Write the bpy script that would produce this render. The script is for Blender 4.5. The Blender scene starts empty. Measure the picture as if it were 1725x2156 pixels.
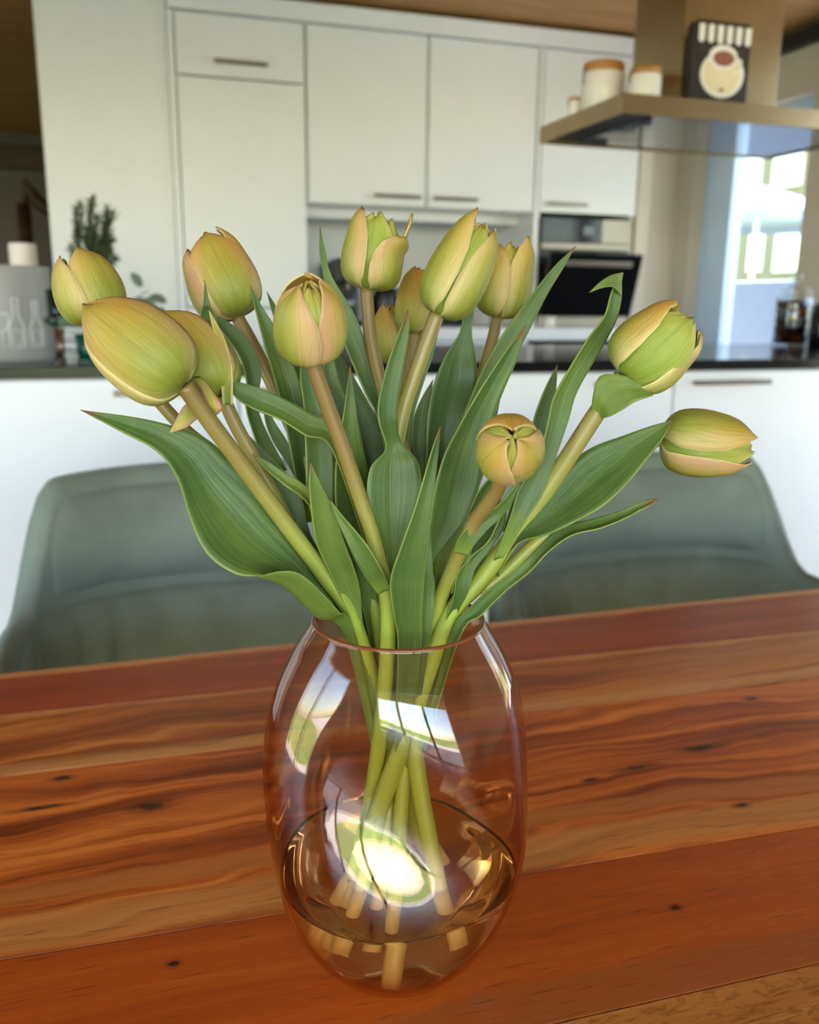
import bpy, bmesh, math, random
from mathutils import Vector, Matrix

# ------------------------------------------------------------------ scene, camera, world, exposure
sc = bpy.context.scene
COL = sc.collection
sc.view_settings.view_transform = 'Standard'
sc.view_settings.look = 'None'
sc.view_settings.gamma = 1.0
sc.view_settings.use_curve_mapping = False
sc.view_settings.exposure = 0.46
sc.cycles.transparent_max_bounces = 32
sc.cycles.max_bounces = 9
sc.cycles.transmission_bounces = 8
sc.cycles.diffuse_bounces = 4
sc.cycles.glossy_bounces = 4
sc.cycles.sample_clamp_indirect = 8.0

FPX = 1850.0
PITCH, YAW, ROLL = math.radians(13.6), math.radians(17.2), math.radians(0.7)
CAM = Vector((0, 0, 1.169))
FW = Vector((math.sin(YAW)*math.cos(PITCH), math.cos(YAW)*math.cos(PITCH), -math.sin(PITCH)))
R0 = Vector((math.cos(YAW), -math.sin(YAW), 0)); U0 = R0.cross(FW)
RT = R0*math.cos(ROLL) + U0*math.sin(ROLL)
UP = U0*math.cos(ROLL) - R0*math.sin(ROLL)

cam_d = bpy.data.cameras.new('camera')
cam = bpy.data.objects.new('camera', cam_d); COL.objects.link(cam)
cam.matrix_world = Matrix(((RT.x, UP.x, -FW.x, CAM.x), (RT.y, UP.y, -FW.y, CAM.y), (RT.z, UP.z, -FW.z, CAM.z), (0, 0, 0, 1)))
cam_d.sensor_fit = 'VERTICAL'; cam_d.sensor_height = 36.0; cam_d.lens = FPX/2156*36.0
cam_d.clip_start = 0.02; cam_d.clip_end = 200
cam_d.dof.use_dof = True; cam_d.dof.focus_distance = 0.475; cam_d.dof.aperture_fstop = 8.5
sc.camera = cam

world = bpy.data.worlds.new('world'); sc.world = world; world.use_nodes = True
wn = world.node_tree
bg = wn.nodes['Background']
sky = wn.nodes.new('ShaderNodeTexSky'); sky.sky_type = 'NISHITA'; sky.sun_disc = False
sky.sun_elevation = math.radians(40); sky.sun_rotation = math.radians(200); sky.air_density = 1.0; sky.dust_density = 0.7
wn.links.new(sky.outputs[0], bg.inputs[0]); bg.inputs[1].default_value = 1.0

sun_d = bpy.data.lights.new('sun', 'SUN'); sun_d.energy = 34.0; sun_d.angle = math.radians(0.5); sun_d.color = (1.0, 0.95, 0.90)
sun = bpy.data.objects.new('sun', sun_d); COL.objects.link(sun)
sun.rotation_euler = Vector((-0.10, -0.58, -0.80)).to_track_quat('-Z', 'Y').to_euler()     # high sun behind the house: lights garden and terrace only

def portal(name, loc, rot, sx, sy):
    l = bpy.data.lights.new(name, 'AREA'); l.shape = 'RECTANGLE'; l.size = sx; l.size_y = sy
    l.cycles.is_portal = True
    o = bpy.data.objects.new(name, l); COL.objects.link(o); o.location = loc; o.rotation_euler = rot

# room extents
ROOM_L, ROOM_R, ROOM_B, CEIL = -3.2, 3.3, -2.1, 2.52
CABY = 4.44          # cabinet fronts of the back run
portal('portal_garden', ((-2.4+1.6)/2, ROOM_B-0.02, 1.17), (math.radians(90), 0, 0), 4.0, 2.3)
portal('portal_left', (ROOM_L-0.02, 0.6, 1.25), (math.radians(90), 0, math.radians(-90)), 2.6, 2.1)
portal('portal_hall', (ROOM_L-0.02, 7.1, 1.55), (math.radians(90), 0, math.radians(-90)), 1.0, 1.1)  # portal of the added hall window
portal('portal_right', (ROOM_R+0.08, 4.3, 1.55), (math.radians(90), 0, math.radians(90)), 0.7, 1.3)

portal('portal_added_right', (ROOM_R+0.03, 2.4, 1.16), (math.radians(90), 0, math.radians(90)), 2.4, 2.28)  # portal of the added right-hand window

def ray(px, py): return FW + RT*((px-862.5)/FPX) - UP*((py-1078)/FPX)
def P(px, py, d): return CAM + ray(px, py)*d
def onY(px, py, Y): r = ray(px, py); return CAM + r*(Y/r.y)
def onX(px, py, X): r = ray(px, py); return CAM + r*(X/r.x)
def onZ(px, py, Z): r = ray(px, py); return CAM + r*((Z-CAM.z)/r.z)

# ------------------------------------------------------------------ helpers
def s2l(c): c /= 255.0; return c/12.92 if c <= 0.04045 else ((c+0.055)/1.055)**2.4
def rgb(r, g, b): return (s2l(r), s2l(g), s2l(b), 1.0)

class NT:
    def __init__(self, name):
        self.m = bpy.data.materials.new(name); self.m.use_nodes = True
        self.t = self.m.node_tree; self.b = self.t.nodes['Principled BSDF']; self.out = self.t.nodes['Material Output']
    def n(self, typ, **kw):
        nd = self.t.nodes.new(typ)
        for k, v in kw.items():
            if k in nd.inputs.keys() and not hasattr(nd, k): nd.inputs[k].default_value = v
            else:
                try: setattr(nd, k, v)
                except Exception: nd.inputs[k].default_value = v
        return nd
    def l(self, a, b): self.t.links.new(a, b)
    def math(self, op, a, b=None, c=None, clamp=False):
        nd = self.t.nodes.new('ShaderNodeMath'); nd.operation = op; nd.use_clamp = clamp
        for i, v in enumerate((a, b, c)):
            if v is None: continue
            if isinstance(v, (int, float)): nd.inputs[i].default_value = v
            else: self.l(v, nd.inputs[i])
        return nd.outputs[0]
    def mix(self, f, a, b, mode='MIX'):
        nd = self.t.nodes.new('ShaderNodeMix'); nd.data_type = 'RGBA'; nd.blend_type = mode
        for i, v in ((0, f), (6, a), (7, b)):
            if isinstance(v, (int, float, tuple)): nd.inputs[i].default_value = v
            else: self.l(v, nd.inputs[i])
        return nd.outputs[2]
    def ramp(self, f, stops, interp='LINEAR'):
        nd = self.t.nodes.new('ShaderNodeValToRGB'); cr = nd.color_ramp; cr.interpolation = interp
        while len(cr.elements) < len(stops): cr.elements.new(0.5)
        for e, (p, c) in zip(cr.elements, stops): e.position = p; e.color = c
        if not isinstance(f, (int, float)): self.l(f, nd.inputs[0])
        return nd.outputs[0]
    def sstep(self, x, a, b):
        nd = self.t.nodes.new('ShaderNodeMapRange'); nd.interpolation_type = 'SMOOTHSTEP'
        self.l(x, nd.inputs[0]); nd.inputs[1].default_value = a; nd.inputs[2].default_value = b
        return nd.outputs[0]
    def noise(self, vec, scale=5, detail=3, rough=0.5, dist=0.0):
        nd = self.t.nodes.new('ShaderNodeTexNoise'); nd.inputs['Scale'].default_value = scale
        nd.inputs['Detail'].default_value = detail; nd.inputs['Roughness'].default_value = rough; nd.inputs['Distortion'].default_value = dist
        if vec is not None: self.l(vec, nd.inputs['Vector'])
        return nd.outputs[0]
    def mapping(self, vec, scale=(1, 1, 1), loc=(0, 0, 0), rot=(0, 0, 0)):
        nd = self.t.nodes.new('ShaderNodeMapping'); self.l(vec, nd.inputs[0])
        nd.inputs['Location'].default_value = loc; nd.inputs['Scale'].default_value = scale; nd.inputs['Rotation'].default_value = rot
        return nd.outputs[0]
    def bump(self, h, strength=0.3, dist=0.01):
        nd = self.t.nodes.new('ShaderNodeBump'); nd.inputs['Strength'].default_value = strength; nd.inputs['Distance'].default_value = dist
        self.l(h, nd.inputs['Height']); self.l(nd.outputs[0], self.b.inputs['Normal']); return nd

def plain(name, col, rough=0.5, metal=0.0, spec=0.5, var=0.06, scale=8.0, coat=0.0, sheen=0.0, emit=None):
    """plain procedural material: a base colour with faint cloudy variation"""
    k = NT(name); tc = k.n('ShaderNodeTexCoord')
    nz = k.noise(tc.outputs['Object'], scale, 2)
    dark = tuple(c*(1-var) for c in col[:3]) + (1,); lite = tuple(min(1, c*(1+var)) for c in col[:3]) + (1,)
    k.l(k.ramp(nz, [(0.3, dark), (0.7, lite)]), k.b.inputs['Base Color'])
    k.b.inputs['Roughness'].default_value = rough; k.b.inputs['Metallic'].default_value = metal
    k.b.inputs['Specular IOR Level'].default_value = spec; k.b.inputs['Coat Weight'].default_value = coat
    k.b.inputs['Sheen Weight'].default_value = sheen
    if emit: k.b.inputs['Emission Color'].default_value = emit[0]; k.b.inputs['Emission Strength'].default_value = emit[1]
    return k.m

def schlick(k, f0):
    lw = k.n('ShaderNodeLayerWeight'); lw.inputs[0].default_value = 0.5
    return k.math('ADD', f0, k.math('MULTIPLY', 1.0-f0, k.math('POWER', lw.outputs['Facing'], 5.0)), clamp=True)
def thin_glass(name, tint, ior=1.5, boost=1.0, rough=0.0, gcol=(1, 1, 1, 1)):
    """clear thin-walled glass: straight-through transmission and Fresnel reflection"""
    k = NT(name); k.t.nodes.remove(k.b)
    tr = k.n('ShaderNodeBsdfTransparent'); tr.inputs[0].default_value = tint
    gl = k.n('ShaderNodeBsdfGlossy'); gl.inputs['Color'].default_value = gcol; gl.inputs['Roughness'].default_value = rough
    mx = k.n('ShaderNodeMixShader'); k.l(schlick(k, ((ior-1)/(ior+1))**2*boost), mx.inputs[0])
    k.l(tr.outputs[0], mx.inputs[1]); k.l(gl.outputs[0], mx.inputs[2]); k.l(mx.outputs[0], k.out.inputs[0])
    return k.m

class MB:
    """collects shapes for ONE mesh object"""
    def __init__(self): self.v = []; self.f = []
    def add(self, vs, fs):
        o = len(self.v); self.v += [tuple(p) for p in vs]; self.f += [tuple(i+o for i in q) for q in fs]; return self
    def box(self, x0, x1, y0, y1, z0, z1):
        return self.add([(x0,y0,z0),(x1,y0,z0),(x1,y1,z0),(x0,y1,z0),(x0,y0,z1),(x1,y0,z1),(x1,y1,z1),(x0,y1,z1)],
                        [(0,3,2,1),(4,5,6,7),(0,1,5,4),(1,2,6,5),(2,3,7,6),(3,0,4,7)])
    def tube(self, pts, rad, n=8, cap=True):
        pts = [Vector(p) for p in pts]; rr = rad if isinstance(rad, (list, tuple)) else [rad]*len(pts)
        t0 = (pts[1]-pts[0]).normalized(); nrm = t0.orthogonal().normalized(); vs = []
        for i, p in enumerate(pts):
            t = (pts[min(i+1, len(pts)-1)] - pts[max(i-1, 0)]).normalized()
            nrm = (nrm - t*nrm.dot(t)).normalized(); b = t.cross(nrm)
            for k in range(n):
                a = 2*math.pi*k/n; vs.append(p + (nrm*math.cos(a) + b*math.sin(a))*rr[i])
        fs = [(i*n+k, i*n+(k+1) % n, (i+1)*n+(k+1) % n, (i+1)*n+k) for i in range(len(pts)-1) for k in range(n)]
        if cap: fs += [tuple(range(n-1, -1, -1)), tuple((len(pts)-1)*n+k for k in range(n))]
        return self.add(vs, fs)
    def lathe(self, prof, n=32, c=(0, 0, 0), cap0=True, cap1=True):
        vs = [(c[0]+r*math.cos(2*math.pi*k/n), c[1]+r*math.sin(2*math.pi*k/n), c[2]+z) for r, z in prof for k in range(n)]
        fs = [(i*n+k, i*n+(k+1) % n, (i+1)*n+(k+1) % n, (i+1)*n+k) for i in range(len(prof)-1) for k in range(n)]
        if cap0: fs.append(tuple(range(n-1, -1, -1)))
        if cap1: fs.append(tuple((len(prof)-1)*n+k for k in range(n)))
        return self.add(vs, fs)
    def prism(self, outline, y0, y1):       # outline in (x, z), extruded along y
        n = len(outline)
        vs = [(x, y0, z) for x, z in outline] + [(x, y1, z) for x, z in outline]
        fs = [tuple(range(n)), tuple(range(2*n-1, n-1, -1))] + [(i, i+n, (i+1) % n + n, (i+1) % n) for i in range(n)]
        return self.add(vs, fs)
    def build(self, name, mat, parent=None, smooth=False, bevel=0.0, subsurf=0):
        me = bpy.data.meshes.new(name); me.from_pydata(self.v, [], self.f); me.update()
        o = bpy.data.objects.new(name, me); COL.objects.link(o)
        bm = bmesh.new(); bm.from_mesh(me); bmesh.ops.recalc_face_normals(bm, faces=bm.faces); bm.to_mesh(me); bm.free()
        if mat: me.materials.append(mat)
        if smooth:
            for p in me.polygons: p.use_smooth = True
        if bevel:
            b = o.modifiers.new('bevel', 'BEVEL'); b.width = bevel; b.segments = 2; b.limit_method = 'ANGLE'
        if subsurf:
            s = o.modifiers.new('sub', 'SUBSURF'); s.levels = subsurf; s.render_levels = subsurf
        if parent: attach(o, parent)
        return o

def attach(o, parent):
    o.parent = parent
    if parent.type == 'EMPTY': o.matrix_parent_inverse = Matrix.Translation(-parent.location)
def empty(name, loc):
    o = bpy.data.objects.new(name, None); COL.objects.link(o); o.location = loc; o.empty_display_size = 0.05; return o
def tag(o, label=None, cat=None, group=None, kind=None):
    if label: o['label'] = label
    if cat: o['category'] = cat
    if group: o['group'] = group
    if kind: o['kind'] = kind
    return o
def thing(name, loc, label, cat, group=None): return tag(empty(name, loc), label, cat, group)
def smooth_by_angle(o, deg=35):
    o.data.polygons.foreach_set('use_smooth', [True]*len(o.data.polygons))
    bm = bmesh.new(); bm.from_mesh(o.data)
    for e in bm.edges: e.smooth = not (len(e.link_faces) == 2 and e.calc_face_angle(0) > math.radians(deg))
    bm.to_mesh(o.data); bm.free()

def crom(pts, n):
    """Catmull-Rom through pts (lists of floats), n samples per segment"""
    out = []; m = len(pts)
    for i in range(m-1):
        p0, p1, p2, p3 = pts[max(i-1, 0)], pts[i], pts[i+1], pts[min(i+2, m-1)]
        for k in range(n):
            t = k/n
            out.append([0.5*((2*b)+(c-a)*t+(2*a-5*b+4*c-d)*t*t+(3*b-a-3*c+d)*t**3) for a, b, c, d in zip(p0, p1, p2, p3)])
    out.append(list(pts[-1])); return out

# ------------------------------------------------------------------ materials
M = {}
M['cabinet'] = plain('white_lacquer', rgb(226, 228, 232), 0.35, var=0.01)
M['worktop_white'] = plain('white_worktop', rgb(225, 226, 230), 0.3, var=0.02)
M['wall'] = plain('wall_plaster', rgb(206, 198, 186), 0.8, var=0.03, scale=3)
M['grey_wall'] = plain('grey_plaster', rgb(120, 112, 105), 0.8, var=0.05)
M['backsplash'] = plain('pale_grey_backsplash', rgb(205, 208, 210), 0.35, var=0.02)
M['steel'] = plain('brushed_steel', rgb(140, 132, 120), 0.45, metal=1.0, var=0.04)
M['chrome'] = plain('satin_chrome', rgb(124, 116, 106), 0.42, metal=1.0, var=0.04)
M['hood'] = plain('champagne_steel', rgb(168, 146, 112), 0.30, metal=0.9, var=0.05)
M['black'] = plain('black_plastic', rgb(18, 18, 20), 0.35, var=0.2)
M['black_glass'] = plain('black_glass', rgb(8, 8, 10), 0.10, spec=0.22, var=0.1)
M['black_stone'] = plain('black_polished_stone', rgb(12, 13, 16), 0.14, spec=0.35, var=0.25, scale=120)
M['white'] = plain('white_ceramic', rgb(232, 228, 220), 0.3, var=0.02)
M['cork'] = plain('light_wood_lid', rgb(176, 122, 62), 0.55, var=0.2, scale=30)
M['rubber'] = plain('dark_rubber', rgb(25, 24, 24), 0.6)
M['pane'] = thin_glass('window_pane', (0.96, 0.98, 0.98, 1), 1.45)
M['clear'] = thin_glass('clear_glass', (0.93, 0.95, 0.95, 1), 1.5, 1.4)

def wood(name, c0, c1, c2, sc_=(1.2, 14, 14), rough=0.5):
    k = NT(name); tc = k.n('ShaderNodeTexCoord')
    mp = k.mapping(tc.outputs['Object'], sc_)
    n1 = k.noise(mp, 2.2, 6, 0.6, 0.6)
    k.l(k.ramp(n1, [(0.28, c0), (0.5, c1), (0.74, c2)]), k.b.inputs['Base Color'])
    k.b.inputs['Roughness'].default_value = rough
    k.bump(n1, 0.08, 0.003); return k.m
M['ceiling'] = wood('ceiling_timber', rgb(142, 104, 56), rgb(164, 122, 68), rgb(182, 138, 82), (1, 6, 6), 0.6)
M['floor'] = wood('oak_floor', rgb(158, 146, 132), rgb(172, 162, 148), rgb(186, 176, 162), (1, 8, 8), 0.4)
M['dark_wood'] = wood('dark_wood', rgb(58, 38, 26), rgb(74, 50, 34), rgb(92, 64, 44), (2, 9, 9), 0.5)

# ------------------------------------------------------------------ room shell
def struct(name, mb, mat, parent=None, **kw):
    o = mb.build(name, mat, parent, **kw)
    if not parent: o['kind'] = 'structure'
    return o
struct('floor', MB().box(ROOM_L-0.2, 3.5, ROOM_B-0.2, 9.0, -0.1, 0.0), M['floor'])
struct('ceiling', MB().box(ROOM_L-0.2, 3.5, ROOM_B-0.2, 9.0, CEIL, CEIL+0.2), M['ceiling'])
# wall behind the camera with the wide garden window
struct('wall_garden', MB().box(ROOM_L-0.2, -2.4, ROOM_B-0.2, ROOM_B, 0, CEIL).box(1.6, 3.5, ROOM_B-0.2, ROOM_B, 0, CEIL)
       .box(-2.4, 1.6, ROOM_B-0.2, ROOM_B, 2.32, CEIL), M['wall'])
def window(name, axis, a0, a1, z0, z1, c, divs, fw=0.06):
    """frame, mullions and panes; axis 'x' = runs along x at y=c, 'y' = runs along y at x=c"""
    w = tag(empty(name, (0, 0, 0)), kind='structure')
    def bx(a, b, d0, d1, e, f):
        return MB().box(a, b, c+d0, c+d1, e, f) if axis == 'x' else MB().box(c+d0, c+d1, a, b, e, f)
    edges = [a0] + list(divs) + [a1]
    for i, (p, q) in enumerate(zip(edges[:-1], edges[1:])):
        bx(p, p+fw, -0.04, 0.03, z0, z1).build('window_stile', M['frame'], w, bevel=0.004)
        bx(q-fw, q, -0.04, 0.03, z0, z1).build('window_stile', M['frame'], w, bevel=0.004)
        bx(p+fw, q-fw, -0.04, 0.03, z0, z0+fw).build('window_rail', M['frame'], w, bevel=0.004)
        bx(p+fw, q-fw, -0.04, 0.03, z1-fw, z1).build('window_rail', M['frame'], w, bevel=0.004)
        bx(p+fw, q-fw, -0.008, -0.002, z0+fw, z1-fw).build('pane', M['pane'], w)
    return w
M['frame'] = plain('white_window_frame', rgb(222, 224, 226), 0.4, var=0.02)
window('window_1', 'x', -2.4, 1.6, 0.02, 2.32, ROOM_B-0.08, [-1.07, 0.27])
# left wall with a second window
struct('wall_left', MB().box(ROOM_L-0.2, ROOM_L, ROOM_B, -0.7, 0, CEIL).box(ROOM_L-0.2, ROOM_L, 1.9, 6.6, 0, CEIL).box(ROOM_L-0.2, ROOM_L, 7.6, 9.0, 0, CEIL).box(ROOM_L-0.2, ROOM_L, 6.6, 7.6, 2.1, CEIL).box(ROOM_L-0.2, ROOM_L, 6.6, 7.6, 0, 1.0)
       .box(ROOM_L-0.2, ROOM_L, -0.7, 1.9, 2.3, CEIL).box(ROOM_L-0.2, ROOM_L, -0.7, 1.9, 0, 0.2), M['wall'])
window('window_2', 'y', -0.7, 1.9, 0.2, 2.3, ROOM_L-0.08, [0.6])
window('added_window_hall', 'y', 6.6, 7.6, 1.0, 2.1, ROOM_L-0.08, [])  # unseen window, added to lighten the hall
# right wall with the kitchen window, near part standing slightly proud
WY0, WY1, WZ0, WZ1 = 3.93, 4.90, 0.60, 2.20
struct('wall_right', MB().box(ROOM_R, 3.5, ROOM_B, 1.2, 0, CEIL).box(ROOM_R, 3.5, 3.6, WY0, 0, CEIL).box(ROOM_R, 3.5, 1.2, 3.6, 2.3, CEIL).box(ROOM_R, 3.5, WY1, 9.0, 0, CEIL)
       .box(ROOM_R, 3.5, WY0, WY1, WZ1, CEIL).box(ROOM_R, 3.5, WY0, WY1, 0, WZ0), M['wall'])
FR_ = M['frame']; M['frame'] = plain('sky_tinted_window_frame', rgb(196, 222, 252), 0.35, var=0.02)  # blue cast of the sky is put into the frame colour
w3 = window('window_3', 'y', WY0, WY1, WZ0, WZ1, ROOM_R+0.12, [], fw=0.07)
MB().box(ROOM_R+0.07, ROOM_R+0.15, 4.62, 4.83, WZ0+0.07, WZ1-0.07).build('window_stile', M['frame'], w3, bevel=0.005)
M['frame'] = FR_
window('added_window_right', 'y', 1.2, 3.6, 0.02, 2.3, ROOM_R+0.1, [2.4])  # unseen window, added to bring more daylight into the kitchen
struct('trim_1', MB().box(ROOM_R-0.05, ROOM_R-0.001, 3.2, 5.0, 2.42, 2.50), M['rubber'], bevel=0.004)   # dark curtain rail
# back wall behind the cabinets, far hall behind the left opening
struct('wall_back', MB().box(-0.337, 3.5, 5.06, 5.2, 0, CEIL), M['wall'])
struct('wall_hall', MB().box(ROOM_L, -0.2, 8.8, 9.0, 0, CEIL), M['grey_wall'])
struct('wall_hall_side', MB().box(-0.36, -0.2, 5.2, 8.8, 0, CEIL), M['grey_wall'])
struct('trim_2', MB().box(ROOM_L, -0.36, 8.7, 8.8, 2.22, 2.42), M['dark_wood'])

# ------------------------------------------------------------------ kitchen: back run
def bar_handle(x0, x1, y, z, parent, r=0.007):
    h = MB().box(x0, x1, y-0.036, y-0.024, z-0.008, z+0.008).build('handle', M['chrome'], parent, bevel=0.002)
    for x in (x0+0.02, x1-0.02):
        MB().tube([(x, y-0.026, z), (x, y+0.001, z)], 0.005, 8).build('handle_post', M['chrome'], h)
    return h
def unit(name, label, cat, x0, x1, z0, z1, y0, y1, fronts, group=None, gap=0.004, body=None):
    """cabinet: hollow carcass + fronts [(x0,x1,z0,z1,(hx0,hx1,hz) or None)]"""
    t = thing(name, ((x0+x1)/2, (y0+y1)/2, z0), label, cat, group)
    b = 0.018
    mb = MB()
    mb.box(x0, x0+b, y0+0.022, y1, z0, z1).box(x1-b, x1, y0+0.022, y1, z0, z1)
    mb.box(x0+b, x1-b, y0+0.022, y1, z0, z0+b).box(x0+b, x1-b, y0+0.022, y1, z1-b, z1).box(x0+b, x1-b, y1-b, y1, z0+b, z1-b)
    mb.build('carcass', body or M['cabinet'], t)
    for a, c, e, f, h in fronts:
        d = MB().box(a+gap, c-gap, y0, y0+0.02, e+gap, f-gap).build('door', M['cabinet'], t, bevel=0.0015)
        if h: bar_handle(h[0], h[1], y0, h[2], d)
    return t
# white end panel that closes the run towards the hall
struct('wall_kitchen_end', MB().box(-0.337, 0.212, CABY+0.012, 5.06, 0, CEIL), M['cabinet'], bevel=0.003)
HB = 1.62
unit('tall_cabinet', 'tall white built-in cabinet with handled flap door on top', 'cabinet', 0.246, 0.836, 0.0, 2.41, CABY, 5.05,
     [(0.246, 0.836, 2.145, 2.41, (0.415, 0.657, 2.209)), (0.246, 0.836, 1.12, 2.145, None), (0.246, 0.836, 0.1, 1.12, None)])
unit('wall_cupboard', 'white wall cupboard next to the tall cabinet', 'cupboard', 0.842, 1.441, HB, 2.41, CABY, 5.05,
     [(0.842, 1.441, HB, 2.41, (1.165, 1.405, HB+0.045))], 'white wall cupboards over the niche')
unit('wall_cupboard', 'white wall cupboard next to the oven tower', 'cupboard', 1.447, 2.032, HB, 2.41, CABY, 5.05,
     [(1.447, 2.032, HB, 2.41, (1.475, 1.71, HB+0.045))], 'white wall cupboards over the niche')
ov = unit('oven_tower', 'white oven tower under and behind the extractor hood', 'cabinet', 2.062, 2.640, 1.03, 2.41, CABY, 5.05,
     [(2.062, 2.640, 1.62, 2.41, (2.10, 2.33, 1.665))])
struct('trim_3', MB().box(0.216, 2.655, CABY-0.012, 5.05, 2.414, 2.495), M['cabinet'], bevel=0.003)      # cornice
struct('trim_4', MB().box(0.214, 0.242, CABY-0.008, 5.05, 0, 2.41), M['cabinet'], bevel=0.002)            # upright filler
struct('trim_5', MB().box(2.036, 2.058, CABY-0.004, 5.05, 1.03, 2.41), M['cabinet'], bevel=0.002)
struct('trim_6', MB().box(2.644, 2.72, CABY-0.004, 5.05, 0, 2.495), M['wall'], bevel=0.002)
# niche: backsplash and light pelmet
struct('wall_niche', MB().box(0.84, 2.036, 5.02, 5.055, 1.03, HB), M['backsplash'])
struct('trim_7', MB().box(0.842, 2.032, CABY+0.20, CABY+0.24, HB-0.05, HB-0.001), M['worktop_white'])
tag(MB().box(0.842, 2.640, CABY-0.03, 5.05, 0.962, 1.028).build('back_worktop', M['worktop_white'], bevel=0.003),
    'long white worktop strip below the niche and the oven', 'worktop')
unit('base_unit', 'white base unit under the niche, left of the black appliance', 'cabinet', 0.842, 2.036, 0.0, 0.960, CABY, 5.05,
     [(0.842, 1.44, 0.74, 0.96, (1.02, 1.26, 0.9)), (1.44, 2.036, 0.74, 0.96, (1.62, 1.86, 0.9)), (0.842, 1.44, 0.1, 0.74, None), (1.44, 2.036, 0.1, 0.74, None)])
t = thing('dishwasher', (2.35, 4.7, 0), 'black glass fronted appliance beneath the oven tower', 'appliance')
MB().box(2.062, 2.640, CABY+0.022, 5.04, 0.0, 0.960).build('body', M['black'], t)
MB().box(2.066, 2.636, CABY, CABY+0.02, 0.1, 0.955).build('door', M['black_glass'], t, bevel=0.002)
# built-in oven, its glass door ajar
t = thing('built_in_oven', (2.35, CABY+0.05, 1.03), 'black built-in oven with its glass door tilted open', 'oven')
MB().box(2.082, 2.62, CABY+0.02, 4.99, 1.05, 1.60).build('oven_body', M['black'], t)
cp = MB().box(2.085, 2.617, CABY-0.005, CABY+0.02, 1.475, 1.598).build('control_panel', M['black_glass'], t, bevel=0.002)
MB().box(2.33, 2.39, CABY-0.0065, CABY-0.005, 1.515, 1.56).build('display', plain('oven_display', rgb(50, 60, 75), 0.2), cp)
MB().box(2.44, 2.616, CABY-0.0065, CABY-0.005, 1.477, 1.596).build('panel_reflection', M['steel'], cp)  # steel plate in place of the whitish reflection at the panel end
MB().box(2.085, 2.617, CABY-0.012, CABY+0.02, 1.437, 1.473).build('vent_strip', M['steel'], t, bevel=0.003)
MB().box(2.085, 2.617, CABY-0.004, CABY+0.02, 1.035, 1.10).build('lower_strip', M['steel'], t, bevel=0.002)
od = MB().box(-0.268, 0.268, -0.035, 0.0, 0.0, 0.335).build('oven_door', M['black_glass'], None, bevel=0.003)
hd = MB().box(-0.20, 0.20, -0.062, -0.045, 0.275, 0.305).build('handle', M['chrome'], None, bevel=0.004)
hd.parent = od
for x in (-0.17, 0.17):
    hp = MB().tube([(x, -0.046, 0.29), (x, -0.034, 0.29)], 0.008, 8).build('handle_post', M['chrome'], None); hp.parent = od
od.parent = t; od.location = Vector((2.351, CABY-0.012, 1.10)) - t.location; od.rotation_euler = (math.radians(17), 0, 0)

# ------------------------------------------------------------------ kitchen island
IY0, IY1, IZT = 2.55, 3.55, 0.985
tag(MB().box(-1.3, 3.25, IY0-0.01, IY1, 0.951, IZT).build('island_worktop', M['black_stone'], bevel=0.003),
    'polished black stone worktop running across the kitchen island', 'worktop')
IX = [-1.3, -0.44, 0.274, 0.99, 1.706, 2.42, 3.24]
hp = {0: None, 1: (-0.064, 0.216), 2: (0.31, 0.59), 3: (1.397, 1.677), 4: (1.763, 2.065), 5: None}
lb = ['white island unit at the far left end under the grey bucket', 'white island unit with handle behind the big front-left tulip bud',
      'white island unit hidden behind the middle of the bouquet', 'white island unit whose handle shows under the green bud on the right',
      'white island unit with long handle at the right edge of the picture', 'white island unit at the far right end under the capsule jar']
for i in range(6):
    h = hp[i]
    unit('island_unit', lb[i], 'cabinet', IX[i]+0.001, IX[i+1]-0.001, 0.1, 0.949, IY0, IY1-0.03,
         [(IX[i], IX[i+1], 0.1, 0.949, (h[0], h[1], 0.911) if h else None)], 'white island units')
struct('baseboard_island', MB().box(-1.28, 3.2, IY0+0.06, IY1-0.06, 0, 0.099), M['steel'])

# ------------------------------------------------------------------ extractor hood
HX0, HX1, HY0, HY1, HZ0, HZ1 = 1.477, 2.50, 2.60, 3.20, 1.736, 1.793
t = thing('extractor_hood', ((HX0+HX1)/2, 2.9, HZ0), 'champagne steel island extractor hood with square chimney', 'extractor hood')
rim = 0.012
MB().box(HX0, HX1, HY0, HY0+rim, HZ0, HZ1-0.003).box(HX0, HX1, HY1-rim, HY1, HZ0, HZ1-0.003).box(HX0, HX0+rim, HY0+rim, HY1-rim, HZ0, HZ1-0.003)\
    .box(HX1-rim, HX1, HY0+rim, HY1-rim, HZ0, HZ1-0.003).build('canopy_rim', M['hood'], t)
MB().box(HX0, HX1, HY0, HY1, HZ1-0.003, HZ1).build('canopy_top', M['hood'], t)
MB().box(HX0+rim, HX1-rim, HY0+rim, HY1-rim, HZ0+0.012, HZ0+0.02).build('underside', M['black'], t)
MB().box(HX0+0.13, HX1-0.05, HY0+0.03, HY1-0.05, HZ0+0.003, HZ0+0.011).build('glass_panel', plain('hood_glass', rgb(120, 130, 145), 0.05, metal=0.85), t)
MB().box(1.771, 2.148, 2.75, 3.07, HZ1, CEIL-0.002).build('chimney', M['hood'], t, bevel=0.003)
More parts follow.
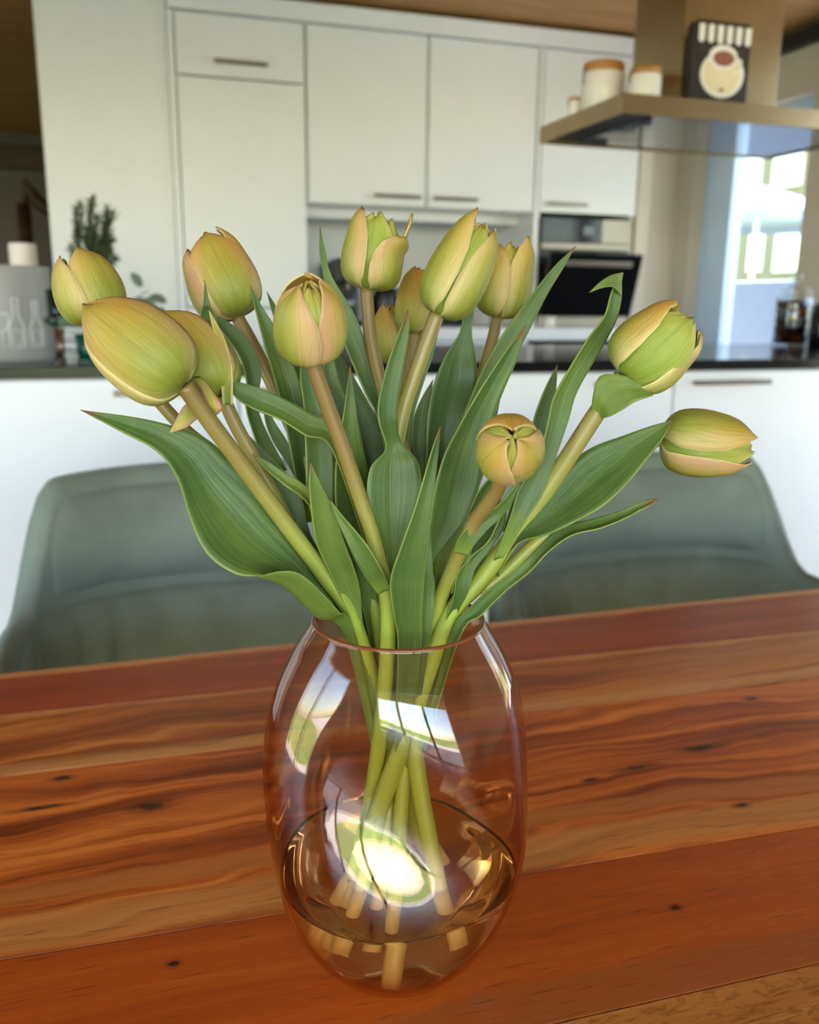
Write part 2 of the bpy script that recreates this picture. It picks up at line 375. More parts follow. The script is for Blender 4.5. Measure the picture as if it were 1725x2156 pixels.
# storage jars and sign on the hood
def storage_jar(x, y, r, h, label):
    t = thing('storage_jar', (x, y, HZ1), label, 'jar', 'white jars with wooden lids on the hood')
    MB().lathe([(r*0.94, 0), (r, 0.006), (r, h*0.74), (r*0.95, h*0.80), (r*0.9, h*0.81), (0, h*0.81)], 28, (x, y, HZ1), cap1=False).build('jar_body', M['white'], t, smooth=True)
    ld = MB().lathe([(r*0.93, h*0.812), (r*0.95, h*0.83), (r*0.95, h*0.97), (r*0.9, h), (0, h)], 28, (x, y, HZ1), cap1=False).build('lid', M['cork'], t, smooth=True)
    MB().tube([(x-r*0.97, y, HZ1+h*0.80), (x-r*1.06, y-0.002, HZ1+h*0.74), (x-r*1.04, y-0.002, HZ1+h*0.55)], 0.0025, 6).build('clasp', M['chrome'], t)
storage_jar(1.565, 2.90, 0.072, 0.155, 'larger white storage jar with wooden lid on the hood')
storage_jar(1.618, 2.72, 0.052, 0.105, 'smaller white storage jar with wooden lid near the chimney')
storage_jar(1.500, 2.975, 0.022, 0.060, 'tiny white jar with wooden lid at the hood corner')
storage_jar(1.705, 2.90, 0.042, 0.135, 'brown lidded white jar half hidden behind the small jar')
t = thing('cafe_sign', (1.83, 2.66, HZ1), 'dark tin sign with coffee cup leaning on the chimney', 'sign')
sx0, sx1, sz0, sz1, sy = 1.745, 1.962, HZ1+0.001, HZ1+0.248, 2.66
cr = 0.022
ol = [(sx0, sz0), (sx1, sz0)] + [(sx1-cr+cr*math.cos(a), sz1-cr+cr*math.sin(a)) for a in [k*math.pi/12 for k in range(7)]] + \
     [(sx0+cr+cr*math.cos(a), sz1-cr+cr*math.sin(a)) for a in [math.pi/2+k*math.pi/12 for k in range(7)]]
MB().prism(ol, sy, sy+0.03).build('board', plain('dark_brown_tin', rgb(38, 30, 28), 0.4, var=0.2), t, bevel=0.002)
for i in range(6):
    x = sx0+0.019+i*0.0345; w = 0.022
    MB().prism([(x, sz1-0.012), (x, sz1-0.055)] + [(x+w/2-w/2*math.cos(a), sz1-0.055-w/2*math.sin(a)) for a in [k*math.pi/6 for k in range(1, 6)]] + [(x+w, sz1-0.055), (x+w, sz1-0.012)], sy-0.0012, sy).build('awning_stripe', M['white'], t)
for i in range(16):      # illegible lettering under the awning: faint upright strokes
    x = sx0+0.022+i*0.0112; hh = 0.012+0.012*((i*7) % 5)/4
    MB().box(x, x+0.003, sy-0.0008, sy, sz1-0.092-hh*0.2, sz1-0.092+hh).build('lettering_stroke', plain('faded_print', rgb(72, 62, 58), 0.5), t)
cx_, cz_ = (sx0+sx1)/2+0.008, sz0+0.092
def disc(cx, cz, rx, rz, y0, y1, n=28): return MB().prism([(cx+rx*math.cos(2*math.pi*k/n), cz+rz*math.sin(2*math.pi*k/n)) for k in range(n)], y0, y1)
cream = plain('printed_cream', rgb(222, 208, 172), 0.5, var=0.05)
disc(cx_, cz_, 0.082, 0.070, sy-0.0012, sy).build('saucer', M['white'], t)
disc(cx_-0.002, cz_+0.001, 0.070, 0.058, sy-0.0022, sy-0.0012).build('saucer_well', cream, t)
MB().prism([(cx_-0.056, cz_+0.046), (cx_-0.036, cz_-0.004), (cx_+0.0, cz_-0.030), (cx_+0.034, cz_-0.012), (cx_+0.050, cz_+0.042)], sy-0.0032, sy-0.0022).build('cup', cream, t)
disc(cx_-0.003, cz_+0.050, 0.054, 0.036, sy-0.0042, sy-0.0032).build('cup_rim', M['white'], t)
disc(cx_-0.001, cz_+0.046, 0.040, 0.023, sy-0.0052, sy-0.0042).build('coffee', plain('printed_coffee', rgb(140, 84, 66), 0.5, var=0.3, scale=60), t)
MB().tube([(cx_+0.043, sy-0.003, cz_+0.05), (cx_+0.066, sy-0.003, cz_+0.045), (cx_+0.064, sy-0.003, cz_+0.015), (cx_+0.038, sy-0.003, cz_+0.008)], 0.004, 6).build('cup_handle', M['white'], t)
MB().prism([(cx_-0.012, cz_-0.048), (cx_+0.0, cz_-0.052), (cx_+0.012, cz_-0.046), (cx_, cz_-0.04)], sy-0.0032, sy-0.0022).build('coffee_bean', plain('printed_bean', rgb(90, 78, 60), 0.5), t)

# ------------------------------------------------------------------ dining table
TZ = 0.75
def plank_mat(name, seed, dark, mid, light, saps=(), knots=(), figure=0.5, mottled=0.0):
    k = NT(name); tc = k.n('ShaderNodeTexCoord'); ob = tc.outputs['Object']
    sep = k.n('ShaderNodeSeparateXYZ'); k.l(ob, sep.inputs[0]); X, Y = sep.outputs[0], sep.outputs[1]
    big = k.noise(k.mapping(ob, (2.2, 5, 1), (seed, seed*2.1, 0)), 1.6, 3, 0.5)
    wob = k.math('MULTIPLY', k.math('SUBTRACT', big, 0.5), 0.10)
    # knots push the grain aside
    kd = None; push = None
    for (kx, ky, rx, ry) in knots:
        ex = k.math('DIVIDE', k.math('SUBTRACT', X, kx), rx); ey = k.math('DIVIDE', k.math('SUBTRACT', Y, ky), ry)
        d2 = k.math('ADD', k.math('MULTIPLY', ex, ex), k.math('MULTIPLY', ey, ey))
        pw = k.math('MULTIPLY', k.math('DIVIDE', ey, k.math('ADD', 1.0, d2)), -1.2*ry)
        kd = d2 if kd is None else k.math('MINIMUM', kd, d2); push = pw if push is None else k.math('ADD', push, pw)
    Yw = k.math('ADD', Y, wob)
    if push is not None: Yw = k.math('ADD', Yw, push)
    cmb = k.n('ShaderNodeCombineXYZ'); k.l(X, cmb.inputs[0]); k.l(Yw, cmb.inputs[1]); cmb.inputs[2].default_value = seed
    g1 = k.noise(k.mapping(cmb.outputs[0], (1.1, 42, 1)), 1.0, 3, 0.55, 0.25)
    g2 = k.noise(k.mapping(cmb.outputs[0], (9, 420, 1)), 1.0, 2, 0.6)
    g3 = k.noise(k.mapping(cmb.outputs[0], (3, 14, 1)), 1.0, 3, 0.5)
    g4 = k.noise(k.mapping(cmb.outputs[0], (2.0, 150, 1)), 1.0, 3, 0.55)
    f = k.math('ADD', k.math('MULTIPLY', g1, 0.48), k.math('ADD', k.math('MULTIPLY', g4, 0.22), k.math('ADD', k.math('MULTIPLY', g3, 0.20), k.math('MULTIPLY', g2, 0.10))))
    a = 0.5 - 0.26*(1.2-figure); b = 0.5 + 0.22*(1.2-figure)
    col = k.ramp(f, [(max(0.2, a), dark), (0.5, mid), (min(0.82, b), light)])
    for (ys, w, slope, c, *xr) in saps:
        dd = k.math('ABSOLUTE', k.math('SUBTRACT', k.math('ADD', Yw, k.math('MULTIPLY', wob, -0.72)), k.math('ADD', ys, k.math('MULTIPLY', X, slope))))
        m = k.math('SUBTRACT', 1.0, k.sstep(dd, w*0.55, w*1.25))
        m = k.math('MULTIPLY', m, k.math('ADD', 0.15, k.math('MULTIPLY', g4, 1.1)), clamp=True)
        if xr: m = k.math('MULTIPLY', m, k.sstep(X, xr[0], xr[1]))
        col = k.mix(m, col, c)
    pores = k.noise(k.mapping(ob, (30, 520, 1), (seed*3, 0, 0)), 1.0, 2, 0.5)
    col = k.mix(k.math('MULTIPLY', k.math('SUBTRACT', 1.0, k.sstep(pores, 0.28, 0.40)), 0.55+mottled*0.4), col, tuple(c*0.35 for c in dark[:3])+(1,))
    if mottled:
        mo = k.noise(k.mapping(ob, (90, 240, 1), (0, 0, 0), (0, 0, 0.5)), 1.0, 3, 0.6, 0.6)
        col = k.mix(k.math('MULTIPLY', k.math('SUBTRACT', 1.0, k.sstep(mo, 0.36, 0.52)), mottled), col, tuple(c*0.6 for c in dark[:3])+(1,))
    if kd is not None:
        kn = k.noise(k.mapping(ob, (60, 160, 1)), 1.0, 4, 0.7)
        dn = k.math('ADD', kd, k.math('MULTIPLY', k.math('SUBTRACT', kn, 0.5), 3.4))
        col = k.mix(k.math('MULTIPLY', k.math('SUBTRACT', 1.0, k.sstep(dn, 0.6, 4.0)), 0.55), col, tuple(c*0.5 for c in dark[:3])+(1,))
        col = k.mix(k.math('MULTIPLY', k.math('SUBTRACT', 1.0, k.sstep(dn, 0.25, 1.0)), 0.92), col, (0.012, 0.007, 0.004, 1))
    k.l(col, k.b.inputs['Base Color'])
    k.b.inputs['Roughness'].default_value = 0.38; k.b.inputs['Specular IOR Level'].default_value = 0.35
    k.b.inputs['Coat Weight'].default_value = 0.15; k.b.inputs['Coat Roughness'].default_value = 0.22
    k.bump(k.math('ADD', g2, k.math('MULTIPLY', pores, 0.5)), 0.10, 0.001)
    return k.m
GOLD = rgb(209, 141, 73); SAP = rgb(216, 152, 86)
joints = [lambda x: 1.0215+0.007*(x+0.168), lambda x: 0.911-0.025*(x+0.155), lambda x: 0.763-0.03*(x-0.541),
          lambda x: 0.540-0.037*(x+0.107), lambda x: 0.392-0.021*(x-0.217), lambda x: 0.255, lambda x: 0.125, lambda x: 0.0]
pm = [
 plank_mat('plank_wood_red', 1.3, rgb(123, 40, 9), rgb(161, 62, 15), rgb(189, 88, 31), [(1.018, 0.010, 0.004, SAP)], [], 0.4),
 plank_mat('plank_wood_amber', 5.1, rgb(123, 55, 13), rgb(176, 90, 29), rgb(211, 130, 55), [(0.905, 0.010, -0.025, GOLD), (0.792, 0.013, -0.02, SAP), (0.84, 0.04, -0.0, rgb(194, 119, 53), 0.42, 0.62)],
           [(0.805, 0.815, 0.009, 0.004)], 0.8),
 plank_mat('plank_wood_orange', 9.4, rgb(122, 46, 9), rgb(192, 92, 26), rgb(226, 128, 50), [(0.560, 0.020, -0.037, GOLD), (0.60, 0.012, -0.04, rgb(187, 114, 53))],
           [(-0.010, 0.697, 0.013, 0.007), (0.50, 0.655, 0.018, 0.004), (0.42, 0.640, 0.020, 0.0035), (0.37, 0.632, 0.008, 0.003), (0.62, 0.735, 0.008, 0.0035), (-0.085, 0.765, 0.009, 0.004), (-0.10, 0.72, 0.018, 0.0025), (0.475, 0.56, 0.007, 0.003)], 0.85),
 plank_mat('plank_wood_mahogany', 13.7, rgb(150, 58, 10), rgb(186, 82, 16), rgb(206, 104, 30), [(0.405, 0.02, -0.021, rgb(165, 90, 40))],
           [(0.0, 0.505, 0.004, 0.003), (0.345, 0.462, 0.004, 0.003), (-0.075, 0.47, 0.003, 0.002)], 0.35),
 plank_mat('plank_wood_golden', 17.2, rgb(156, 90, 35), rgb(196, 123, 53), rgb(222, 154, 81), [], [], 0.5, 0.55),
 plank_mat('plank_wood_brown', 21.9, rgb(108, 48, 18), rgb(152, 75, 29), rgb(180, 99, 44), [], [], 0.6),
 plank_mat('plank_wood_near', 25.3, rgb(121, 53, 20), rgb(161, 84, 33), rgb(194, 119, 59), [(0.02, 0.02, 0, GOLD)], [], 0.6)]
table = thing('dining_table', (0.28, 0.5, 0), 'long glossy reddish-brown plank dining table under the vase', 'table')
TX0, TX1 = -0.85, 1.40
for i in range(7):
    a, b = joints[i], joints[i+1]; n = 12
    xs = [TX0+(TX1-TX0)*k/n for k in range(n+1)]
    e = 0.0004
    o = MB().add([(x, b(x)+e, z) for z in (TZ-0.035, TZ) for x in xs] + [(x, a(x)-e, z) for z in (TZ-0.035, TZ) for x in xs], [])
    N = n+1
    for k in range(n):
        o.f += [(k, k+1, 2*N+k+1, 2*N+k), (N+k, 3*N+k, 3*N+k+1, N+k+1), (k, N+k, N+k+1, k+1), (2*N+k, 2*N+k+1, 3*N+k+1, 3*N+k)]
    o.f += [(0, 2*N, 3*N, N), (n, N+n, 3*N+n, 2*N+n)]
    o.build('table_plank', pm[i], table, bevel=0.0006)
for x in (TX0+0.1, TX1-0.1):
    for y in (0.1, 0.92):
        MB().box(x-0.045, x+0.045, y-0.045, y+0.045, 0, TZ-0.036).build('leg', pm[3], table, bevel=0.004)
MB().box(TX0+0.15, TX1-0.15, 0.885, 0.91, TZ-0.12, TZ-0.036).build('apron', pm[3], table, bevel=0.002)
MB().box(TX0+0.15, TX1-0.15, 0.08, 0.105, TZ-0.12, TZ-0.036).build('apron', pm[3], table, bevel=0.002)

# ------------------------------------------------------------------ chairs
def fabric(name, c):
    k = NT(name); tc = k.n('ShaderNodeTexCoord'); ob = tc.outputs['Object']
    n1 = k.noise(ob, 7, 4, 0.6, 0.4); n2 = k.noise(ob, 500, 2)
    k.l(k.ramp(n1, [(0.25, tuple(x*0.78 for x in c[:3])+(1,)), (0.75, tuple(x*1.15 for x in c[:3])+(1,))]), k.b.inputs['Base Color'])
    k.b.inputs['Roughness'].default_value = 0.75; k.b.inputs['Sheen Weight'].default_value = 0.5; k.b.inputs['Sheen Roughness'].default_value = 0.4
    k.b.inputs['Sheen Tint'].default_value = rgb(190, 205, 200)
    k.bump(n2, 0.1, 0.001); return k.m
M['fabric'] = fabric('sage_green_velvet', rgb(112, 123, 112))
def sgp(v, p): return math.copysign(abs(v)**p, v)
def sst(x, a, b): t = max(0, min(1, (x-a)/(b-a))); return t*t*(3-2*t)
def chair(loc, rz, label, topz=0.875, hw=0.37, armz=0.65):
    t = thing('dining_chair', (0, 0, 0), label, 'chair', 'green chairs across the table')
    def plan(th, inset=0.0): return (sgp(math.sin(th), 0.75)*(hw-inset), 0.03+sgp(math.cos(th), 0.75)*(0.27-inset))
    def top(th):
        a = abs(math.degrees(th))
        return topz - 0.004*sst(a, 10, 50) - (topz-0.004-armz)*sst(a, 50, 80) - 0.035*sst(a, 80, 112)
    NTH = 48; mb = MB(); rows = []
    for i in range(NTH+1):
        th = math.radians(-112+224*i/NTH); h = top(th); w = 0.046; r = []
        ox, oy = plan(th); ix, iy = plan(th, w)
        prof = [(0, 0.38), (0, 0.5), (0, 0.6), (0, h-0.025), (0.12, h-0.008), (0.5, h), (0.88, h-0.008), (1, h-0.025), (1, 0.6), (1, 0.5), (1, 0.38)]
        lean = 0.10
        for f, z in prof:
            ly = lean*max(0, z-0.45)*max(0, math.cos(th))
            r.append((ox+(ix-ox)*f, oy+(iy-oy)*f+ly, z))
        rows.append(r)
    n = len(rows[0]); vs = [p for r in rows for p in r]
    fs = [(i*n+k, i*n+(k+1) % n, (i+1)*n+(k+1) % n, (i+1)*n+k) for i in range(NTH) for k in range(n)]
    fs += [tuple(range(n)), tuple(NTH*n+k for k in range(n))]
    mb.add(vs, fs).build('shell', M['fabric'], t, smooth=True)
    def pad(z0, z1, a0, bulge, chan):
        nt, nz = 40, 14; vs = []
        for s in (0, 1):
            for i in range(nt+1):
                u = -1+2*i/nt; th = math.radians(a0*u)
                for j in range(nz+1):
                    v = -1+2*j/nz
                    zt = max(z0+0.004, min(z1, top(th)-0.03)); z = z0+(zt-z0)*(v+1)/2
                    e = (1-abs(u)**6)*(1-abs(v)**4)
                    off = 0.044 + (bulge*e*(1 - (0.5*abs(math.cos(math.pi*4.5*u))**10 if chan else 0.55*math.exp(-(u/0.05)**2)*0.35 + 0.6*math.exp(-((u)/0.12)**2-((v+1)/0.5)**2))) if s else -0.004)
                    x, y = plan(th, off); ly = 0.10*max(0, z-0.45)*max(0, math.cos(th))
                    vs.append((x, y+ly, z))
        m = (nt+1)*(nz+1); fs = []
        idx = lambda i, j: i*(nz+1)+j
        for i in range(nt):
            for j in range(nz):
                q = (idx(i, j), idx(i+1, j), idx(i+1, j+1), idx(i, j+1)); fs += [q, tuple(m+k for k in q[::-1])]
        ring = [idx(i, 0) for i in range(nt+1)] + [idx(nt, j) for j in range(1, nz+1)] + [idx(i, nz) for i in range(nt-1, -1, -1)] + [idx(0, j) for j in range(nz-1, 0, -1)]
        for a, b in zip(ring, ring[1:]+ring[:1]): fs.append((a, m+a, m+b, b))
        return MB().add(vs, fs)
    pad(0.664, topz, 62, 0.026, False).build('back_cushion', M['fabric'], t, smooth=True)
    pad(0.44, 0.650, 78, 0.030, True).build('lumbar_cushion', M['fabric'], t, smooth=True)
    # seat cushion
    so = [(x, y) for x, y in [plan(math.radians(-105+210*k/30), 0.055) for k in range(31)]]
    so = so + [(0.25, -0.27), (0.0, -0.29), (-0.25, -0.27)]
    m = len(so); vs = [(x, y, 0.38) for x, y in so] + [(x, y, 0.45) for x, y in so] + [(x*0.9, y*0.9, 0.475) for x, y in so]
    fs = [tuple(range(m-1, -1, -1)), tuple(2*m+k for k in range(m))] + [(s*m+k, s*m+(k+1) % m, (s+1)*m+(k+1) % m, (s+1)*m+k) for s in (0, 1) for k in range(m)]
    MB().add(vs, fs).build('seat_cushion', M['fabric'], t, smooth=True)
    for sx in (-1, 1):
        for sy in (-1, 1):
            MB().tube([(sx*0.18, sy*0.15, 0.381), (sx*0.26, sy*0.22, 0.0)], [0.016, 0.010], 10).build('leg', M['rubber'], t, smooth=True)
    t.location = loc; t.rotation_euler = (0, 0, rz); return t
chair((0.143, 1.34, 0), math.radians(-3), 'sage green velvet armchair behind the left side of the bouquet', 0.872, 0.385, 0.655)
chair((0.945, 1.27, 0), math.radians(4), 'sage green velvet armchair behind the right side of the bouquet', 0.866, 0.365, 0.64)

# ------------------------------------------------------------------ things on the island
random.seed(4)
c = onZ(22, 758, IZT); bx_, by_ = c.x, c.y; br, bh = 0.125, 0.262
t = thing('wine_cooler', (bx_, by_, IZT), 'grey cylindrical wine cooler printed with bottles and a glass', 'wine cooler')
gm = plain('matte_grey_plastic', rgb(150, 148, 146), 0.55, var=0.03)
MB().lathe([(br*0.96, 0), (br, 0.008), (br, bh-0.004), (br-0.003, bh), (br-0.008, bh-0.002), (br-0.008, 0.012), (0, 0.012)], 48, (bx_, by_, IZT), cap1=False).build('cooler_body', gm, t, smooth=True)
phi0 = math.atan2(-by_, -bx_)
def wrap(pts, z0, t0, name, r=0.0022):
    q = [(bx_+(br+0.0012)*math.cos(phi0+(t0+a)/br), by_+(br+0.0012)*math.sin(phi0+(t0+a)/br), IZT+z0+b) for a, b in pts]
    MB().tube(q, r, 6).build(name, M['print'], t, smooth=True)
M['print'] = plain('pale_grey_print', rgb(205, 205, 205), 0.5, var=0.02)
bottle = [(0, 0), (-0.02, 0.0), (-0.02, 0.05), (-0.014, 0.068), (-0.007, 0.082), (-0.006, 0.118), (-0.008, 0.12), (-0.008, 0.13), (0.008, 0.13), (0.008, 0.12), (0.006, 0.118), (0.007, 0.082), (0.014, 0.068), (0.02, 0.05), (0.02, 0), (0, 0)]
lbl = [(0, 0.008), (-0.013, 0.008), (-0.013, 0.046), (0.013, 0.046), (0.013, 0.008), (0, 0.008)]
for t0, z0, s in ((0.024, 0.043, 1.0), (0.079, 0.043, 0.95)):
    wrap([(a*s, b*s) for a, b in bottle], z0, t0, 'bottle_print'); wrap([(a*s, b*s) for a, b in lbl], z0, t0, 'label_print', 0.0018)
wrap([(0.017, 0), (-0.017, 0), (0, 0.003), (0, 0.035), (-0.012, 0.045), (-0.018, 0.062), (-0.016, 0.085), (0.016, 0.085), (0.018, 0.062), (0.012, 0.045), (0, 0.035)], 0.048, -0.012, 'glass_print')
# red box and candle behind the cooler
q = onY(5, 563, 3.16)
tag(MB().box(q.x-0.16, q.x+0.045, 3.06, 3.24, IZT, q.z).build('red_box', plain('red_card', rgb(150, 28, 34), 0.5), bevel=0.004), 'red box behind the grey wine cooler', 'box')
c0, c1 = onY(26, 570, 3.10), onY(80, 515, 3.10)
cr_ = (c1.x-c0.x)/2; ccx = (c0.x+c1.x)/2
t = thing('pillar_candle', (ccx, 3.10, IZT), 'thick white pillar candle standing behind the wine cooler', 'candle')
MB().lathe([(cr_, 0), (cr_, c1.z-IZT-0.004), (cr_-0.004, c1.z-IZT), (cr_*0.4, c1.z-IZT-0.006), (0, c1.z-IZT-0.007)], 32, (ccx, 3.05, IZT), cap1=False).build('wax', plain('white_wax', rgb(228, 218, 210), 0.5, var=0.02), t, smooth=True)
MB().tube([(ccx, 3.05, c1.z-0.008), (ccx, 3.05, c1.z+0.006)], 0.0012, 6).build('wick', M['black'], t)
# glass candle holder with green cup
c = onZ(146, 766, IZT)
t = thing('candle_holder', (c.x, c.y, IZT), 'stemmed clear glass candle holder with pale green cup', 'candle holder')
MB().lathe([(0.052, 0), (0.054, 0.004), (0.050, 0.009), (0.02, 0.014), (0.012, 0.02), (0.022, 0.03), (0.029, 0.044), (0.028, 0.058), (0.018, 0.070), (0.014, 0.078), (0.02, 0.09), (0.03, 0.098), (0, 0.1)], 32, (c.x, c.y, IZT), cap1=False).build('holder_stem', M['clear'], t, smooth=True)
MB().lathe([(0.045, 0.1), (0.058, 0.112), (0.06, 0.122), (0.05, 0.126), (0.046, 0.14), (0.048, 0.20), (0.046, 0.20), (0.044, 0.13), (0, 0.128)], 32, (c.x, c.y, IZT), cap1=False).build('holder_cup', thin_glass('green_glass', rgb(175, 195, 175), 1.45), t, smooth=True)
c = onZ(182, 752, IZT)
tag(MB().lathe([(0.022, 0), (0.026, 0.01), (0.030, 0.07), (0.028, 0.07), (0.024, 0.012), (0, 0.01)], 24, (c.x, c.y, IZT), cap1=False).build('teal_tumbler', plain('teal_glaze', rgb(14, 92, 74), 0.15), smooth=True), 'small teal tumbler next to the glass candle holder', 'tumbler')
c = onZ(122, 748, IZT)
tag(MB().lathe([(0.02, 0), (0.024, 0.01), (0.026, 0.085), (0.024, 0.085), (0.021, 0.012), (0, 0.01)], 24, (c.x, c.y, IZT), cap1=False).build('copper_cup', plain('copper', rgb(150, 100, 72), 0.35, metal=0.8), smooth=True), 'small copper cup behind the glass candle holder', 'cup')
# sprigs in a dark vase
c = onZ(215, 748, IZT); vx, vy = c.x, c.y
t = thing('sprig_vase', (vx, vy, IZT), 'dark vase of evergreen sprigs in front of the white end panel', 'plant')
MB().lathe([(0.03, 0), (0.045, 0.02), (0.05, 0.07), (0.035, 0.13), (0.018, 0.16), (0.02, 0.18), (0.016, 0.18), (0.014, 0.16), (0.03, 0.12), (0, 0.02)], 28, (vx, vy, IZT), cap1=False).build('vase_body', plain('dark_glaze', rgb(40, 48, 44), 0.25), t, smooth=True)
M['needle'] = plain('evergreen_needles', rgb(70, 82, 48), 0.6, var=0.25, scale=40)
M['twig'] = plain('twig_bark', rgb(82, 74, 52), 0.7)
M['euc'] = plain('grey_green_leaf', rgb(96, 112, 92), 0.55, var=0.15, scale=30)
def ypt(px, py, dy=0): p = onY(px, py, vy+dy); return p
base = Vector((vx, vy, IZT+0.15))
for (px, py, dy, bw) in [(195, 420, 0.0, 1), (160, 440, 0.03, .8), (238, 450, -0.03, .9), (222, 470, 0.05, 1), (205, 455, -0.05, 1), (180, 500, 0.04, .9), (236, 505, 0.02, 1), (215, 540, -0.04, 1), (152, 520, -0.02, .5), (243, 545, 0.03, .7), (172, 430, -0.01, .7), (225, 440, 0.02, .8), (200, 500, 0.0, 1), (228, 530, 0.0, 1), (190, 480, 0.03, 1)]:
    tip = ypt(px, py, dy); mid = (base*0.45+tip*0.55) + Vector((0.09*(random.random()-.5), 0.05*(random.random()-.5), 0.02))
    pts = [base.lerp(mid, k/6) if k <= 6 else mid.lerp(tip, (k-6)/6) for k in range(13)]
    sp = MB().tube(pts, [0.0022-0.0001*k for k in range(13)], 5).build('sprig', M['twig'], t)
    nb = MB()
    for k in range(int(200*bw)):
        s = 0.42+0.58*random.random(); i = min(11, int(s*12)); p = pts[i].lerp(pts[i+1], s*12-i); ax = (pts[i+1]-pts[i]).normalized()
        d = (Vector((random.gauss(0, 1), random.gauss(0, 1), random.gauss(0, 1))).normalized()*0.9+ax*0.9).normalized()
        ln = 0.016+0.018*random.random(); sd = d.orthogonal().normalized()*0.0019
        nb.add([p-sd, p+sd, p+d*ln*0.6+sd*0.8, p+d*ln, p+d*ln*0.6-sd*0.8], [(0, 1, 2, 3, 4)])
    o = nb.build('needles', M['needle'], sp); o['kind'] = 'stuff'
def oval_leaf(p, d, nrm, ln, w, parent):
    d = d.normalized(); s = d.cross(nrm).normalized(); n = s.cross(d)
    vs = [p]; 
    for k in range(1, 6):
        f = k/6; ww = w*math.sin(math.pi*f)**0.7; vs += [p+d*ln*f-s*ww+n*0.2*ww, p+d*ln*f-n*0.002, p+d*ln*f+s*ww+n*0.2*ww]
    vs.append(p+d*ln); fs = [(0, 1, 2), (0, 2, 3)]
    for k in range(4): b = 1+3*k; fs += [(b, b+3, b+4, b+1), (b+1, b+4, b+5, b+2)]
    fs += [(13, 16, 14), (14, 16, 15)]
    o = MB().add(vs, fs).build('leaf', M['euc'], parent, smooth=True)
    s_ = o.modifiers.new('thick', 'SOLIDIFY'); s_.thickness = 0.0006
for path, leaves in [([(230, 690), (255, 640), (285, 628), (312, 612)], [(285, 628, 40, 20), (300, 605, -20, -25), (315, 622, 30, 12)]),
                     ([(225, 690), (270, 660), (310, 655), (332, 664)], [(300, 650, 20, -20), (322, 648, 10, 22), (330, 664, 14, -12)]),
                     ([(190, 690), (140, 655), (105, 640), (80, 625)], [(110, 640, -30, 20), (95, 625, -24, -24), (85, 618, -34, 2), (105, 612, -14, -26)])]:
    pts = [ypt(px, py, -0.02) for px, py in path]
    tw = MB().tube(pts, 0.0016, 5).build('twig', M['twig'], t)
    for (px, py, dx, dy) in leaves:
        a, b = ypt(px, py, -0.02), ypt(px+dx, py+dy, -0.03)
        oval_leaf(a, b-a, Vector((0.2, -1, 0.4)), (b-a).length*1.25, 0.016, tw)
# capsule jar and dark jar on the right
def glass_jar(px, py, r, h, label, knob=True, mat=None):
    c = onZ(px, py, IZT); x, y = c.x, min(c.y, IY1-r-0.02)
    t = thing('glass_jar', (x, y, IZT), label, 'jar')
    MB().lathe([(r*0.95, 0), (r, 0.006), (r, h*0.93), (r*0.9, h), (r*0.87, h), (r-0.004, h*0.92), (r-0.004, 0.008), (0, 0.008)], 36, (x, y, IZT), cap1=False).build('jar_body', mat or M['clear'], t, smooth=True)
    MB().lathe([(r*0.92, h+0.001), (r*0.97, h+0.006), (r*0.97, h+0.016), (r*0.6, h+0.034), (r*0.18, h+0.045), (r*0.14, h+0.055), (r*0.3, h+0.065), (r*0.36, h+0.08), (r*0.25, h+0.095), (0, h+0.1)], 36, (x, y, IZT), cap1=False).build('lid', mat or M['clear'], t, smooth=True)
    return x, y
jx, jy = glass_jar(1662, 728, 0.080, 0.225, 'clear glass jar of coffee capsules at the right island end')
glass_jar(1732, 732, 0.060, 0.16, 'smoky dark glass jar at the right picture edge', mat=thin_glass('smoked_glass', rgb(90, 100, 104), 1.5, 1.5))
capm = [plain('capsule_'+n, rgb(*c), 0.28, metal=0.85, var=0.05) for n, c in (('copper', (150, 80, 40)), ('silver', (190, 190, 195)), ('brown', (70, 40, 28)), ('plum', (95, 40, 50)), ('black', (30, 28, 28)))]
capn = ['copper', 'silver', 'dark brown', 'plum', 'black']
proto = {}
k = 0
for lay in range(5):
    for j in range(8):
        a = 2*math.pi*j/7 + lay*0.45; rr = 0.0515 if j < 7 else 0.0; ci = (k*7+lay*3) % 5; k += 1
        loc = (jx+rr*math.cos(a), jy+rr*math.sin(a), IZT+0.010+lay*0.038)
        if ci not in proto:
            o = MB().lathe([(0.011, 0), (0.017, 0.005), (0.0205, 0.034), (0.0222, 0.035), (0.0222, 0.0375), (0, 0.0375)], 16, cap1=False).build('coffee_capsule', capm[ci], smooth=True); proto[ci] = o
        else: o = proto[ci].copy(); COL.objects.link(o)
        o.location = loc; o.rotation_euler = (0, 0, a)
        tag(o, capn[ci]+' coffee capsule inside the clear glass jar', 'capsule', 'coffee capsules in the jar')
# ------------------------------------------------------------------ things in the niche
WT = 1.029
t = thing('coffee_machine', (1.10, 4.75, WT), 'black coffee machine on the left of the niche', 'coffee machine')
mx0, my0 = onY(700, 690, 4.62).x, 4.62
MB().box(mx0, mx0+0.17, my0+0.10, my0+0.33, WT, WT+0.33).build('machine_body', M['black'], t, bevel=0.015)
MB().box(mx0+0.005, mx0+0.165, my0-0.06, my0+0.10, WT+0.22, WT+0.34).build('brew_head', M['black'], t, bevel=0.012)
MB().box(mx0+0.01, mx0+0.16, my0-0.07, my0+0.10, WT, WT+0.03).build('drip_tray', M['black'], t, bevel=0.004)
MB().tube([(mx0+0.085, my0, WT+0.22), (mx0+0.085, my0, WT+0.19)], 0.012, 10).build('spout', M['chrome'], t)
MB().lathe([(0.05, 0), (0.055, 0.1), (0.045, 0.13), (0.043, 0.13), (0.05, 0.1), (0, 0.01)], 24, (mx0+0.085, my0+0.01, WT+0.031), cap1=False).build('jug', M['clear'], t, smooth=True)
